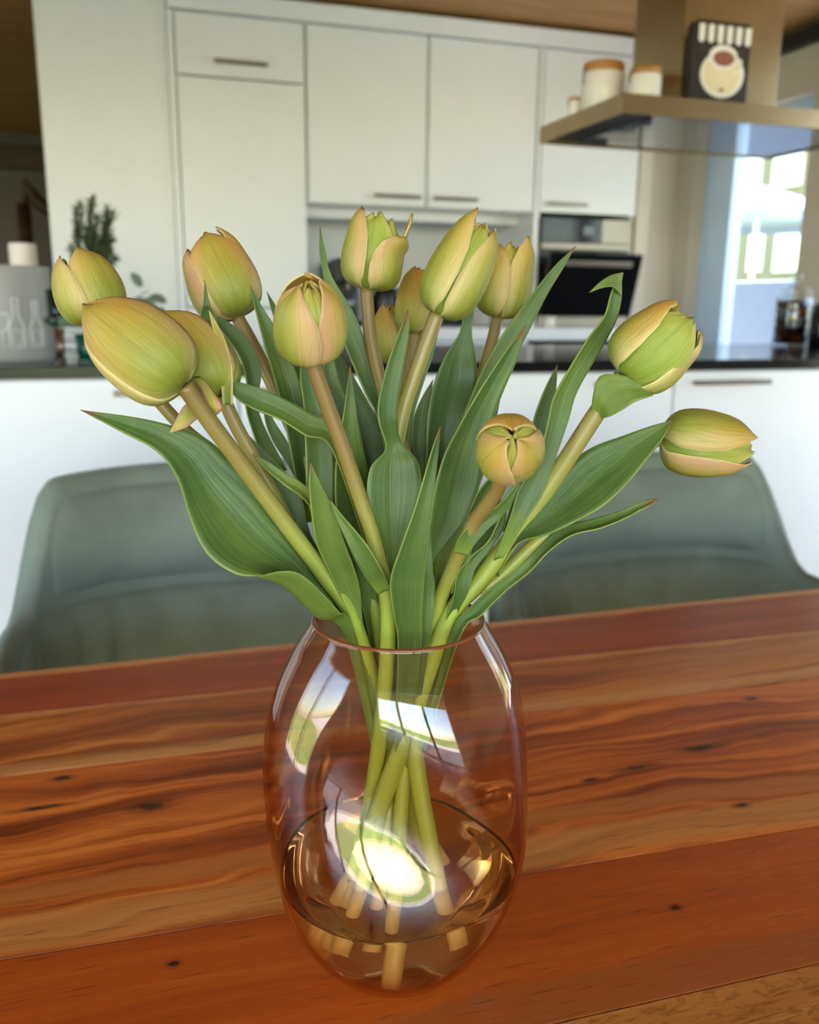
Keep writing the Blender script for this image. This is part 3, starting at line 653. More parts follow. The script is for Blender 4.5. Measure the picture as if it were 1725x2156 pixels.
t = thing('toaster', (1.62, 4.75, WT), 'low black toaster with orange light on the right of the niche', 'toaster')
tx0 = onY(905, 690, 4.66).x
MB().box(tx0, tx0+0.25, 4.66, 4.84, WT+0.01, WT+0.19).build('toaster_body', M['black'], t, bevel=0.02)
MB().box(tx0+0.03, tx0+0.22, 4.70, 4.73, WT+0.189, WT+0.195).build('slot', M['steel'], t)
MB().box(tx0+0.03, tx0+0.22, 4.77, 4.80, WT+0.189, WT+0.195).build('slot', M['steel'], t)
MB().box(tx0+0.06, tx0+0.10, 4.655, 4.662, WT+0.04, WT+0.06).build('indicator', plain('orange_indicator', rgb(170, 80, 30), 0.4), t)
for fx in (0.02, 0.22):
    for fy in (4.68, 4.81): MB().lathe([(0.008, 0), (0.008, 0.012)], 10, (tx0+fx, fy, WT)).build('foot', M['rubber'], t)
t = thing('kettle', (1.32, 4.75, WT), 'dark kettle between coffee machine and toaster', 'kettle')
kx = onY(815, 690, 4.72).x
MB().lathe([(0.075, 0), (0.08, 0.01), (0.068, 0.16), (0.055, 0.20), (0.02, 0.21), (0.012, 0.225), (0, 0.228)], 28, (kx, 4.76, WT), cap1=False).build('kettle_body', M['black'], t, smooth=True)
MB().tube([(kx+0.06, 4.76, WT+0.19), (kx+0.12, 4.76, WT+0.18), (kx+0.12, 4.76, WT+0.08), (kx+0.075, 4.76, WT+0.05)], 0.009, 8).build('handle', M['black'], t, smooth=True)
MB().tube([(kx-0.06, 4.76, WT+0.12), (kx-0.10, 4.76, WT+0.17)], [0.018, 0.01], 8).build('spout', M['black'], t, smooth=True)
c = onY(1158, 690, 4.435)
t = thing('mug', (c.x, 4.455, WT), 'small white mug standing in front of the oven', 'mug')
MB().lathe([(0.030, 0), (0.036, 0.006), (0.040, 0.075), (0.037, 0.075), (0.033, 0.008), (0, 0.008)], 24, (c.x, 4.452, WT), cap1=False).build('mug_body', M['white'], t, smooth=True)
MB().tube([(c.x+0.038, 4.452, WT+0.06), (c.x+0.06, 4.452, WT+0.055), (c.x+0.058, 4.452, WT+0.025), (c.x+0.036, 4.452, WT+0.018)], 0.005, 8).build('handle', M['white'], t, smooth=True)
# hall: dark curved branch and a chair-like dark post beyond the opening
p = [onY(58, 382, 7.6), onY(75, 420, 7.6), onY(98, 440, 7.6), onY(125, 455, 7.6)]
t = thing('coat_stand', (p[0].x+0.2, 7.6, 0), 'dark curved coat stand in the dim hall on the left', 'coat stand')
st = onY(55, 500, 7.6).x
MB().tube([(st, 7.6, 0.0), (st, 7.6, onY(50, 430, 7.6).z)], 0.05, 10).build('post', M['dark_wood'], t, smooth=True)
MB().tube([(st, 7.6, onY(50, 430, 7.6).z-0.02)] + p, [0.03, 0.04, 0.05, 0.05, 0.04], 8).build('arm', M['dark_wood'], t, smooth=True)
MB().lathe([(0.22, 0), (0.22, 0.03), (0.05, 0.06)], 24, (st, 7.6, 0)).build('foot', M['dark_wood'], t, smooth=True)

# ------------------------------------------------------------------ outside
M['lawn'] = plain('lawn_grass', rgb(122, 142, 70), 0.9, var=0.25, scale=2)
struct('ground_outside', MB().box(-60, 60, -60, 60, -0.45, -0.30), M['lawn'])
struct('terrace', MB().box(-60, 60, -8.2, ROOM_B-0.2, -0.30, -0.06).box(3.5, 8.0, -5, 12, -0.30, -0.06).box(-6.0, ROOM_L-0.2, -5, 9, -0.30, -0.06), plain('pale_terrace_stone', rgb(198, 190, 184), 0.8, var=0.05))
struct('roof_eave', MB().box(-3.6, 3.6, ROOM_B-1.8, ROOM_B-0.2, 2.55, 2.68).box(3.5, 4.6, -2.3, 5.5, 2.55, 2.68), M['ceiling'])
bz = onX(1600, 592, 4.5)
tag(MB().box(4.45, 4.55, 3.0, 9.0, -0.30, bz.z).build('garden_screen', plain('shade_tinted_screen', rgb(112, 132, 164), 0.6, var=0.03), bevel=0.01), 'low white garden screen outside the kitchen window', 'screen')  # white screen; the bluish tone of shade is put into its colour
t = thing('parasol', (8.0, 10.4, -0.3), 'pale blue and white parasol outside the kitchen window', 'parasol')
pc = onX(1600, 410, 8.0)
cm = plain('parasol_cloth', rgb(120, 132, 158), 0.8, var=0.05); n = 8
vs = [(pc.x, pc.y, pc.z+0.12)] + [(pc.x+1.35*math.cos(2*math.pi*k/n+.2), pc.y+1.35*math.sin(2*math.pi*k/n+.2), pc.z-0.30) for k in range(n)] + [(pc.x+1.35*math.cos(2*math.pi*k/n+.2), pc.y+1.35*math.sin(2*math.pi*k/n+.2), pc.z-0.42) for k in range(n)]
o = MB().add(vs, [(0, 1+k, 1+(k+1) % n) for k in range(n)] + [(1+k, 1+n+k, 1+n+(k+1) % n, 1+(k+1) % n) for k in range(n)]).build('canopy', cm, t)
s_ = o.modifiers.new('thick', 'SOLIDIFY'); s_.thickness = 0.01
MB().tube([(pc.x, pc.y, -0.3), (pc.x, pc.y, pc.z+0.1)], 0.03, 10).build('pole', M['frame'], t)
MB().lathe([(0.3, 0), (0.3, 0.06), (0.06, 0.1)], 20, (pc.x, pc.y, -0.3)).build('stand', M['steel'], t)
t = thing('neighbour_house', (14, 17, -0.3), 'cream rendered house with tall white windows beyond the parasol', 'building')
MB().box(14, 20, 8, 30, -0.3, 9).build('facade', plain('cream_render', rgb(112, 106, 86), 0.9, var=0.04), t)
for (px, w) in ((1525, 0.45), (1597, 0.45), (1668, 0.9)):
    for (ya, yb) in ((290, 392), (492, 572)):
        a, b = onX(px, ya, 13.98), onX(px, yb, 13.98)
        f_ = MB().box(13.92, 14.0, a.y-w/2, a.y+w/2, b.z, a.z).build('window_frame', M['frame'], t)
        MB().box(13.90, 13.92, a.y-w/2+0.08, a.y+w/2-0.08, b.z+0.08, a.z-0.08).build('pane', plain('bright_blind', rgb(235, 235, 228), 0.5), f_)

# ------------------------------------------------------------------ vase and water
AX = Vector((0.140, 0.472, TZ))
VPROF = [(0.030, 0.0), (0.036, 0.0008), (0.0385, 0.003), (0.048, 0.011), (0.0625, 0.030), (0.0742, 0.055), (0.0825, 0.090), (0.0845, 0.125), (0.0815, 0.160), (0.0740, 0.190), (0.0640, 0.213), (0.0545, 0.229), (0.0512, 0.2345)]
def vase_glass():
    k = NT('amber_lustre_glass'); k.t.nodes.remove(k.b)
    lw = k.n('ShaderNodeLayerWeight'); lw.inputs[0].default_value = 0.5
    tint = k.ramp(lw.outputs['Facing'], [(0.0, rgb(250, 243, 236)), (0.55, rgb(246, 232, 216)), (0.85, rgb(232, 200, 168)), (1.0, rgb(205, 160, 125))])
    tr = k.n('ShaderNodeBsdfTransparent'); k.l(tint, tr.inputs[0])
    iri = k.ramp(lw.outputs['Facing'], [(0.0, (0.92, 0.96, 1.0, 1)), (0.35, (1.0, 0.97, 0.90, 1)), (0.6, (0.95, 0.85, 0.95, 1)), (0.8, (1.0, 0.88, 0.75, 1)), (1.0, (1, 0.95, 0.9, 1))])
    gl = k.n('ShaderNodeBsdfGlossy'); gl.inputs['Roughness'].default_value = 0.0; k.l(iri, gl.inputs['Color'])
    mx = k.n('ShaderNodeMixShader'); k.l(schlick(k, 0.062), mx.inputs[0])
    k.l(tr.outputs[0], mx.inputs[1]); k.l(gl.outputs[0], mx.inputs[2]); k.l(mx.outputs[0], k.out.inputs[0]); return k.m
M['vase'] = vase_glass()
DIMPLES = [(-104.0, 0.136, 0.043, 0.050, 0.0235), (8.0, 0.108, 0.042, 0.046, 0.012), (146.0, 0.116, 0.042, 0.046, 0.012)]
def dent(o):
    """the hand-blown vase has soft hollows pressed into its sides"""
    for v in o.data.vertices:
        x, y, z = v.co.x-AX.x, v.co.y-AX.y, v.co.z-AX.z; r = math.hypot(x, y)
        if r < 0.02: continue
        th = math.degrees(math.atan2(y, x)); off = 0
        for (t0, z0, w, h, dp) in DIMPLES:
            da = (th-t0+180) % 360-180
            off += dp*math.exp(-((math.radians(da)*0.083+0.55*(z-z0))/w)**2-((z-z0)/h)**2)
        f = (r-off*min(1, (r-0.02)/0.04))/r; v.co.x = AX.x+x*f; v.co.y = AX.y+y*f
outer = crom([list(p) for p in VPROF], 5)
WALL = 0.0022
inner = []
for i, (r, z) in enumerate(outer):
    a = outer[max(i-1, 0)]; b = outer[min(i+1, len(outer)-1)]
    dx, dz = b[0]-a[0], b[1]-a[1]; L = math.hypot(dx, dz)
    inner.append((r - WALL*dz/L, max(0.007, z + WALL*dx/L) if z < 0.02 else z + WALL*dx/L))
inner = [(r, z) for r, z in inner if not (z <= 0.0071 and r < 0.030)]
inner[-1] = (outer[-1][0]-WALL, 0.2345)
rimc = [(outer[-1][0]-WALL/2, 0.2352)]
vase = thing('flower_vase', tuple(AX), 'bulbous amber-tinted clear glass vase holding the tulips', 'vase')
prof = [(0.0005, 0.0)] + [tuple(p) for p in outer] + rimc + [tuple(p) for p in inner[::-1]] + [(0.0005, 0.007)]
dent(MB().lathe(prof, 128, tuple(AX), cap0=False, cap1=False).build('vase_glass', M['vase'], vase, smooth=True))
MB().lathe([(outer[-1][0]+0.0002, 0.2343), (outer[-1][0]+0.0004, 0.2352), (outer[-1][0]-WALL/2, 0.2361), (outer[-1][0]-WALL-0.0004, 0.2352), (outer[-1][0]-WALL-0.0002, 0.2343)], 96, tuple(AX), cap0=False, cap1=False)\
    .build('rim_edge', plain('amber_rim', rgb(120, 66, 40), 0.12, var=0.1), vase, smooth=True)
WL = 0.071
k = NT('vase_water'); k.t.nodes.remove(k.b)
gl = k.n('ShaderNodeBsdfGlass'); gl.inputs['IOR'].default_value = 1.33; gl.inputs['Roughness'].default_value = 0.0; gl.inputs['Color'].default_value = rgb(252, 244, 226)
k.l(gl.outputs[0], k.out.inputs[0]); M['water'] = k.m
wp = [(r-0.0004, z+0.0003) for r, z in inner if z < WL-0.002]
wr = wp[-1][0] + 0.0015
wp = [(0.0005, 0.0074)] + wp + [(wr, WL+0.0012), (wr-0.002, WL), (0.0005, WL)]
wo = MB().lathe(wp, 128, tuple(AX), cap0=False, cap1=False).build('vase_water', M['water'], smooth=True); dent(wo)
tag(wo, 'shallow clear water in the bottom of the glass vase', 'water')

# ------------------------------------------------------------------ tulips: materials
def petal_mat(name, inner_):
    k = NT(name); uv = k.n('ShaderNodeUVMap'); uv.uv_map = 'UVMap'
    sep = k.n('ShaderNodeSeparateXYZ'); k.l(uv.outputs[0], sep.inputs[0]); u, v = sep.outputs[0], sep.outputs[1]
    au = k.math('ABSOLUTE', k.math('SUBTRACT', k.math('MULTIPLY', u, 2.0), 1.0))
    oi = k.n('ShaderNodeObjectInfo'); sc_ = k.n('ShaderNodeSeparateColor'); k.l(oi.outputs['Color'], sc_.inputs[0])
    pink, orange, green = sc_.outputs[0], sc_.outputs[1], sc_.outputs[2]
    # feathered streaks that fan out from the midrib
    fan = k.math('SUBTRACT', k.math('MULTIPLY', au, 1.0), k.math('MULTIPLY', v, 0.55))
    cmb = k.n('ShaderNodeCombineXYZ'); k.l(k.math('MULTIPLY', fan, 46.0), cmb.inputs[0]); k.l(k.math('MULTIPLY', v, 2.5), cmb.inputs[1]); k.l(k.math('MULTIPLY', oi.outputs['Random'], 50.0), cmb.inputs[2])
    st = k.noise(cmb.outputs[0], 1.0, 4, 0.65)
    cmb2 = k.n('ShaderNodeCombineXYZ'); k.l(k.math('MULTIPLY', u, 30.0), cmb2.inputs[0]); k.l(k.math('MULTIPLY', v, 1.6), cmb2.inputs[1]); k.l(k.math('MULTIPLY', oi.outputs['Random'], 20.0), cmb2.inputs[2])
    rib = k.noise(cmb2.outputs[0], 1.0, 3, 0.5)
    tc = k.n('ShaderNodeTexCoord'); cloud = k.noise(tc.outputs['Object'], 55, 3, 0.55)
    if inner_: col = k.ramp(v, [(0.0, rgb(104, 126, 37)), (0.4, rgb(140, 163, 59)), (0.8, rgb(166, 176, 74)), (1.0, rgb(188, 178, 82))])
    else: col = k.ramp(v, [(0.0, rgb(110, 124, 38)), (0.25, rgb(148, 157, 55)), (0.6, rgb(178, 176, 73)), (0.9, rgb(193, 173, 77)), (1.0, rgb(189, 148, 69))])
    edge = k.sstep(k.math('ADD', au, k.math('MULTIPLY', k.math('SUBTRACT', st, 0.5), 0.75)), 0.40, 1.05)
    cream = rgb(220, 212, 132) if inner_ else rgb(228, 210, 146)
    col = k.mix(k.math('MULTIPLY', edge, 0.45 if inner_ else 0.72), col, cream)
    pm_ = k.math('MULTIPLY', pink, k.math('MULTIPLY', k.sstep(k.math('ADD', au, k.math('MULTIPLY', k.math('SUBTRACT', st, 0.5), 0.9)), 0.15, 0.85), k.sstep(v, 0.05, 0.5)), clamp=True)
    col = k.mix(pm_, col, rgb(200, 152, 118))
    om = k.math('MULTIPLY', orange, k.math('MULTIPLY', k.sstep(k.math('ADD', v, k.math('MULTIPLY', cloud, 0.35)), 0.45, 1.05), k.math('ADD', 0.5, st)), clamp=True)
    col = k.mix(om, col, rgb(205, 144, 55))
    gm_ = k.math('MULTIPLY', green, k.math('SUBTRACT', 1.0, k.sstep(k.math('ADD', au, k.math('MULTIPLY', k.math('SUBTRACT', rib, 0.5), 0.8)), 0.1, 0.7)), clamp=True)
    col = k.mix(gm_, col, rgb(122, 130, 50))
    ml = k.math('SUBTRACT', 1.0, k.sstep(au, 0.015, 0.10))
    col = k.mix(k.math('MULTIPLY', ml, 0.25), col, rgb(122, 130, 41))
    col = k.mix(k.math('MULTIPLY', k.math('MULTIPLY', k.sstep(st, 0.5, 0.72), k.sstep(au, 0.12, 0.6)), 0.22), col, rgb(225, 224, 140))
    col = k.mix(k.math('MULTIPLY', k.math('SUBTRACT', 1.0, k.sstep(rib, 0.25, 0.45)), 0.18), col, rgb(122, 130, 41))
    cmb3 = k.n('ShaderNodeCombineXYZ'); k.l(k.math('SUBTRACT', k.math('MULTIPLY', u, 110.0), k.math('MULTIPLY', k.math('MULTIPLY', k.math('SUBTRACT', u, 0.5), v), 60.0)), cmb3.inputs[0]); k.l(k.math('MULTIPLY', v, 3.0), cmb3.inputs[1]); k.l(oi.outputs['Random'], cmb3.inputs[2])
    hair = k.noise(cmb3.outputs[0], 1.0, 3, 0.6)
    col = k.mix(k.math('MULTIPLY', k.sstep(hair, 0.52, 0.75), 0.26), col, rgb(216, 200, 128))
    col = k.mix(k.math('MULTIPLY', k.math('SUBTRACT', 1.0, k.sstep(hair, 0.28, 0.46)), 0.15), col, rgb(135, 121, 48))
    col = k.mix(k.math('MULTIPLY', k.sstep(cloud, 0.52, 0.75), 0.12), col, rgb(180, 148, 73))
    col = k.mix(k.math('MULTIPLY', k.sstep(au, 0.93, 1.0), 0.7), col, rgb(220, 209, 140))
    k.l(col, k.b.inputs['Base Color']); k.b.inputs['Roughness'].default_value = 0.42; k.b.inputs['Specular IOR Level'].default_value = 0.35
    k.bump(k.math('ADD', k.math('MULTIPLY', hair, 0.8), rib), 0.32, 0.0012)
    trn = k.n('ShaderNodeBsdfTranslucent'); k.l(col, trn.inputs[0]); mx = k.n('ShaderNodeMixShader'); mx.inputs[0].default_value = 0.18
    k.l(k.b.outputs[0], mx.inputs[1]); k.l(trn.outputs[0], mx.inputs[2]); k.l(mx.outputs[0], k.out.inputs[0]); return k.m
def leaf_mat():
    k = NT('tulip_leaf'); uv = k.n('ShaderNodeUVMap'); uv.uv_map = 'UVMap'
    sep = k.n('ShaderNodeSeparateXYZ'); k.l(uv.outputs[0], sep.inputs[0]); u, v = sep.outputs[0], sep.outputs[1]
    au = k.math('ABSOLUTE', k.math('SUBTRACT', k.math('MULTIPLY', u, 2.0), 1.0))
    oi = k.n('ShaderNodeObjectInfo')
    cmb = k.n('ShaderNodeCombineXYZ'); k.l(k.math('MULTIPLY', u, 26.0), cmb.inputs[0]); k.l(k.math('MULTIPLY', v, 2.6), cmb.inputs[1]); k.l(k.math('MULTIPLY', oi.outputs['Random'], 40.0), cmb.inputs[2])
    vein = k.noise(cmb.outputs[0], 1.0, 4, 0.6, 0.3)
    cmb2 = k.n('ShaderNodeCombineXYZ'); k.l(k.math('MULTIPLY', u, 70.0), cmb2.inputs[0]); k.l(k.math('MULTIPLY', v, 9.0), cmb2.inputs[1]); k.l(k.math('MULTIPLY', oi.outputs['Random'], 9.0), cmb2.inputs[2])
    fine = k.noise(cmb2.outputs[0], 1.0, 3, 0.6, 0.6)
    tc = k.n('ShaderNodeTexCoord'); cloud = k.noise(tc.outputs['Object'], 22, 3, 0.55)
    f = k.math('ADD', k.math('MULTIPLY', vein, 0.5), k.math('MULTIPLY', cloud, 0.5))
    col = k.ramp(f, [(0.30, rgb(56, 81, 37)), (0.50, rgb(81, 107, 47)), (0.70, rgb(119, 137, 58))])
    col = k.mix(k.math('MULTIPLY', k.sstep(fine, 0.5, 0.75), 0.35), col, rgb(123, 146, 81))
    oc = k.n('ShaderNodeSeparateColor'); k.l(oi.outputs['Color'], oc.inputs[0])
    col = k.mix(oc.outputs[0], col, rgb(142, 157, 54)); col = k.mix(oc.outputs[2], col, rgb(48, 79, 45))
    col = k.mix(k.math('MULTIPLY', k.sstep(au, 0.93, 1.0), 0.6), col, rgb(151, 161, 73))
    col = k.mix(k.math('MULTIPLY', k.math('SUBTRACT', 1.0, k.sstep(v, 0.0, 0.22)), 0.55), col, rgb(142, 166, 63))
    col = k.mix(k.math('MULTIPLY', k.sstep(v, 0.955, 0.995), 0.85), col, rgb(129, 77, 45))
    k.l(col, k.b.inputs['Base Color']); k.b.inputs['Roughness'].default_value = 0.40; k.b.inputs['Specular IOR Level'].default_value = 0.45
    k.bump(k.math('ADD', vein, k.math('MULTIPLY', fine, 0.4)), 0.30, 0.001)
    trn = k.n('ShaderNodeBsdfTranslucent'); k.l(k.mix(1.0, col, (0.85, 1.0, 0.45, 1), 'MULTIPLY'), trn.inputs[0]); mx = k.n('ShaderNodeMixShader'); mx.inputs[0].default_value = 0.16
    k.l(k.b.outputs[0], mx.inputs[1]); k.l(trn.outputs[0], mx.inputs[2]); k.l(mx.outputs[0], k.out.inputs[0]); return k.m
def stem_mat():
    k = NT('tulip_stem'); uv = k.n('ShaderNodeUVMap'); uv.uv_map = 'UVMap'
    sep = k.n('ShaderNodeSeparateXYZ'); k.l(uv.outputs[0], sep.inputs[0]); u, v = sep.outputs[0], sep.outputs[1]
    oi = k.n('ShaderNodeObjectInfo'); oc = k.n('ShaderNodeSeparateColor'); k.l(oi.outputs['Color'], oc.inputs[0])
    tc = k.n('ShaderNodeTexCoord'); nz = k.noise(k.mapping(tc.outputs['Object'], (60, 60, 12)), 1.0, 4, 0.6)
    g = k.ramp(v, [(0.0, rgb(224, 200, 150)), (0.07, rgb(214, 200, 140)), (0.16, rgb(140, 158, 60)), (0.58, rgb(142, 160, 60)), (0.74, rgb(148, 154, 66)), (0.88, rgb(144, 134, 66)), (1.0, rgb(130, 116, 64))])
    br = k.math('MULTIPLY', oc.outputs[0], k.math('MULTIPLY', k.sstep(v, 0.58, 0.95), k.math('ADD', 0.5, nz)), clamp=True)
    col = k.mix(k.math('MULTIPLY', br, 0.8), g, rgb(122, 90, 48))
    col = k.mix(k.math('MULTIPLY', k.sstep(nz, 0.55, 0.8), 0.25), col, rgb(172, 176, 100))
    k.l(col, k.b.inputs['Base Color']); k.b.inputs['Roughness'].default_value = 0.38
    k.b.inputs['Subsurface Weight'].default_value = 0.0
    k.bump(nz, 0.1, 0.001); return k.m
M['petal_outer'], M['petal_inner'], M['leaf'], M['stem'] = petal_mat('tulip_petal_outer', False), petal_mat('tulip_petal_inner', True), leaf_mat(), stem_mat()

def grid_obj(name, rows, mat, parent, thick, color=None, uvs=None):
    """rows: list (along v) of lists (across u) of points; one smooth sheet with UVs and thickness"""
    nv, nu = len(rows), len(rows[0])
    me = bpy.data.meshes.new(name)
    me.from_pydata([tuple(p) for r in rows for p in r], [], [(j*nu+i, j*nu+i+1, (j+1)*nu+i+1, (j+1)*nu+i) for j in range(nv-1) for i in range(nu-1)])
    uvl = me.uv_layers.new(name='UVMap')
    for lp in me.loops:
        j, i = divmod(lp.vertex_index, nu); uvl.data[lp.index].uv = (i/(nu-1), (uvs[j] if uvs else j/(nv-1)))
    me.materials.append(mat); me.polygons.foreach_set('use_smooth', [True]*len(me.polygons)); me.update()
    o = bpy.data.objects.new(name, me); COL.objects.link(o)
    if thick: s_ = o.modifiers.new('thick', 'SOLIDIFY'); s_.thickness = thick; s_.offset = 0.0
    if color: o.color = color
    attach(o, parent); return o

def interp(tab, x):
    for (a, ya), (b, yb) in zip(tab[:-1], tab[1:]):
        if x <= b:
            t = (x-a)/(b-a); return tuple(p+(q-p)*t for p, q in zip(ya, yb)) if isinstance(ya, tuple) else ya+(yb-ya)*t
    return tab[-1][1]
PROF = [list(p) for p in [(0, .10), (.012, .40), (.06, .70), (.16, .90), (.30, .99), (.45, 1.0), (.60, .95), (.74, .85), (.88, .66), (1.0, .32)]]
PROFS = crom(PROF, 4)
def head(parent, base, tip, R, petals, seed, front=None):
    """petals: (angle deg: 0 towards the camera, + right; layer; half-width deg; length; tip radius; colour (pink, orange, green); inner?; tip flare)"""
    rnd = random.Random(seed)
    ax = tip-base; L = ax.length; ax.normalize()
    tocam = (CAM-base).normalized()
    xd = (tocam - ax*tocam.dot(ax))
    if xd.length < 0.45: xd = (UP - ax*UP.dot(ax))
    xd.normalize(); yd = ax.cross(xd)
    for (ang, lay, hw, ln, tr, colr, inn, flare) in petals:
        nv, nu = 22, 15; rows = []
        ph = rnd.random()*6.28; rag = [rnd.uniform(-1, 1) for _ in range(nu)]
        for j in range(nv):
            v = j/(nv-1)
            s = v*(len(PROFS)-1); i0 = min(int(s), len(PROFS)-2); f = s-i0
            z, r = [PROFS[i0][q]*(1-f)+PROFS[i0+1][q]*f for q in (0, 1)]
            if z > 0.6: r = r + (tr-0.30)*((z-0.6)/0.4)**1.5
            r *= 1+flare*max(0, z-0.75)*4
            if inn: r *= 0.80+0.20*min(1, z/0.55)
            wv = interp([(0, .42), (.10, .72), (.3, .98), (.5, 1.0), (.7, .93), (.85, .74), (.94, .50), (1.0, .16 if not inn else .34)], v)
            row = []
            for i in range(nu):
                u = -1+2*i/(nu-1); a = math.radians(ang + hw*wv*u)
                # bigger angular width where radius is small keeps the tip fleshy
                rr = R*lay*(r*(1 - 0.05*u*u*(1 if not inn else .4)) + 0.045*u*math.sin(math.pi*v) + 0.018*math.sin(5*v+ph+2.5*u)*v - 0.03*math.exp(-(u/0.12)**2)*math.sin(math.pi*v))
                zz = L*ln*(z + (0.035*rag[i]*max(0, v-0.86)/0.14 if inn else 0.010*rag[i]*max(0, v-0.9)/0.1) + 0.02*math.sin(3*u+ph)*v*v)
                row.append(base + ax*zz + (xd*math.cos(a) + yd*math.sin(a))*max(rr, 0.0004))
            rows.append(row)
        grid_obj('petal', rows, M['petal_inner'] if inn else M['petal_outer'], parent, 0.0009, tuple(colr)+(1,))

def stem(parent, px, d0, rim, bottom, rad, brown):
    zb = 0.0155+0.030*(0.5+0.5*math.sin(bottom[0]*1.7)); rb = min(bottom[1], 0.034)+0.35*(zb-0.0155)
    """px: picture points head -> rim with the head's depth; continues through the rim to the vase floor"""
    rp = onZ(rim[0], rim[1], TZ+0.2352)
    off = Vector((rp.x-AX.x, rp.y-AX.y, 0))
    if off.length > 0.041: off *= 0.041/off.length
    rp = Vector((AX.x+off.x, AX.y+off.y, TZ+0.2352))
    d1 = (rp-CAM).dot(FW)
    L = [0]
    allp = px + [rim]
    for a, b in zip(allp[:-1], allp[1:]): L.append(L[-1]+math.hypot(b[0]-a[0], b[1]-a[1]))
    pts = [P(p[0], p[1], d0+(d1-d0)*(l/L[-1])) for p, l in zip(px, L)]
    pts.append(rp)
    br = math.radians(bottom[0]); bp = Vector((AX.x+rb*math.cos(br), AX.y+rb*math.sin(br), TZ+zb))
    md = rp.lerp(bp, 0.5); md.x = AX.x+(md.x-AX.x)*0.75; md.y = AX.y+(md.y-AX.y)*0.75
    pts += [md, bp]
    sm = [Vector(p) for p in crom([list(p) for p in pts], 6)][::-1]
    n = 12; rows = []; t0 = (sm[1]-sm[0]).normalized(); nrm = t0.orthogonal().normalized(); acc = [0]
    for a, b in zip(sm[:-1], sm[1:]): acc.append(acc[-1]+(b-a).length)
    for i, p in enumerate(sm):
        t_ = (sm[min(i+1, len(sm)-1)]-sm[max(i-1, 0)]).normalized(); nrm = (nrm-t_*nrm.dot(t_)).normalized(); b = t_.cross(nrm)
        f = acc[i]/acc[-1]; r = rad*(1.12-0.24*f)
        rows.append([p+(nrm*math.cos(2*math.pi*k/n)+b*math.sin(2*math.pi*k/n))*r for k in range(n+1)])
    o = grid_obj('stem', [[sm[0]]*(n+1)] + rows + [[sm[-1]]*(n+1)], M['stem'], parent, 0, (brown, 0, 0, 1), [0]+[a/acc[-1] for a in acc]+[1])
    return o

def leaf(parent, st, tipp, cup=0.10, yel=0.0, dark=0.0, mat=None, name='leaf', invase=True, ripple=0.0, vt=1.0):
    """st: stations base->tip (ax, ay, ad, bx, by, bd): the two edges in picture px + depth; tipp (x, y, d)"""
    A = [list(P(*s[:3])) for s in st]; B = [list(P(*s[3:])) for s in st]
    if invase and st[0][1] > 1290:
        a, b = Vector(A[0]), Vector(B[0]); m = (a+b)/2
        dn = Vector((AX.x+(m.x-AX.x)*0.35, AX.y+(m.y-AX.y)*0.35, TZ+0.135)); hf = (b-a)*0.30
        lo = Vector((AX.x, AX.y, TZ+0.10)); A.insert(0, list(dn-hf)); B.insert(0, list(dn+hf))
    tp = list(P(*tipp)); A.append(tp); B.append(tp)
    seg = 5; Ai = [Vector(p) for p in crom(A, seg)]; Bi = [Vector(p) for p in crom(B, seg)]
    mids = [(a+b)/2 for a, b in zip(Ai, Bi)]; nu = 11; rows = []
    N = len(mids)
    for j in range(N):
        a, b = Ai[j], Bi[j]; t_ = mids[min(j+1, N-1)]-mids[max(j-1, 0)]; w = b-a
        nr = w.cross(t_)
        if nr.length > 1e-9: nr.normalize()
        if nr.dot(CAM-mids[j]) < 0: nr = -nr
        row = []
        for i in range(nu):
            u = -1+2*i/(nu-1)
            off = -cup*w.length*(1-u*u) - 0.02*w.length*math.exp(-(u/0.12)**2) + ripple*w.length*math.sin(j*0.55+u*1.5)*abs(u)**2
            row.append(a.lerp(b, (u+1)/2) + nr*off)
        rows.append(row)
    acc = [0]
    for a, b in zip(mids[:-1], mids[1:]): acc.append(acc[-1]+(b-a).length)
    return grid_obj(name, rows, mat or M['leaf'], parent, 0.0008, (yel, 0, dark, 1), [vt*a/acc[-1] for a in acc])

# ------------------------------------------------------------------ the thirteen tulips
def tulip(label): return thing('tulip', tuple(AX+Vector((0, 0, 0.0155))), label, 'tulip', 'tulips in the glass vase')
O3 = lambda c, hw=66, tr=.30, ph=0: [(-58+ph, 1.0, hw, 1.0, tr, c, False, 0), (62+ph, 1.0, hw, .99, tr, c, False, 0), (180+ph, .99, hw, 1.0, tr, c, False, 0)]
I3 = lambda c, tr=.25, ph=0, ln=.93: [(2+ph, .88, 62, ln, tr, c, True, 0), (122+ph, .88, 62, ln, tr, c, True, 0), (242+ph, .88, 62, ln, tr, c, True, 0)]
def mk(label, b, t_, wpx, petals, stm, rim, bottom, rad=0.0046, brown=0.3, seed=1):
    T = tulip(label); base, tp = P(*b), P(*t_)
    head(T, base, tp, wpx/2*(b[2]+t_[2])/2/FPX, petals, seed)
    ax = (tp-base).normalized()
    stem(T, [b[:2]]+stm, b[2], rim, bottom, rad, brown)
    return T
PK, OR, GR, YL = (.55, .25, .35), (.25, .8, .25), (.05, .25, .5), (.15, .35, .3)
T1 = mk('leftmost tulip, a pale yellow-green bud with notched open tip', (212, 676, .50), (152, 534, .495), 142,
        [(40, 1.0, 72, 1.0, .34, (.25, .35, .3), False, 0), (-68, .99, 62, .97, .36, (.3, .2, .2), False, .05), (165, .99, 66, 1.0, .36, YL, False, 0)] + I3(YL, .3, 20),
        [(290, 790), (385, 900), (455, 960), (570, 1090)], (722, 1288), (20, .040), .0042, .8, 11)
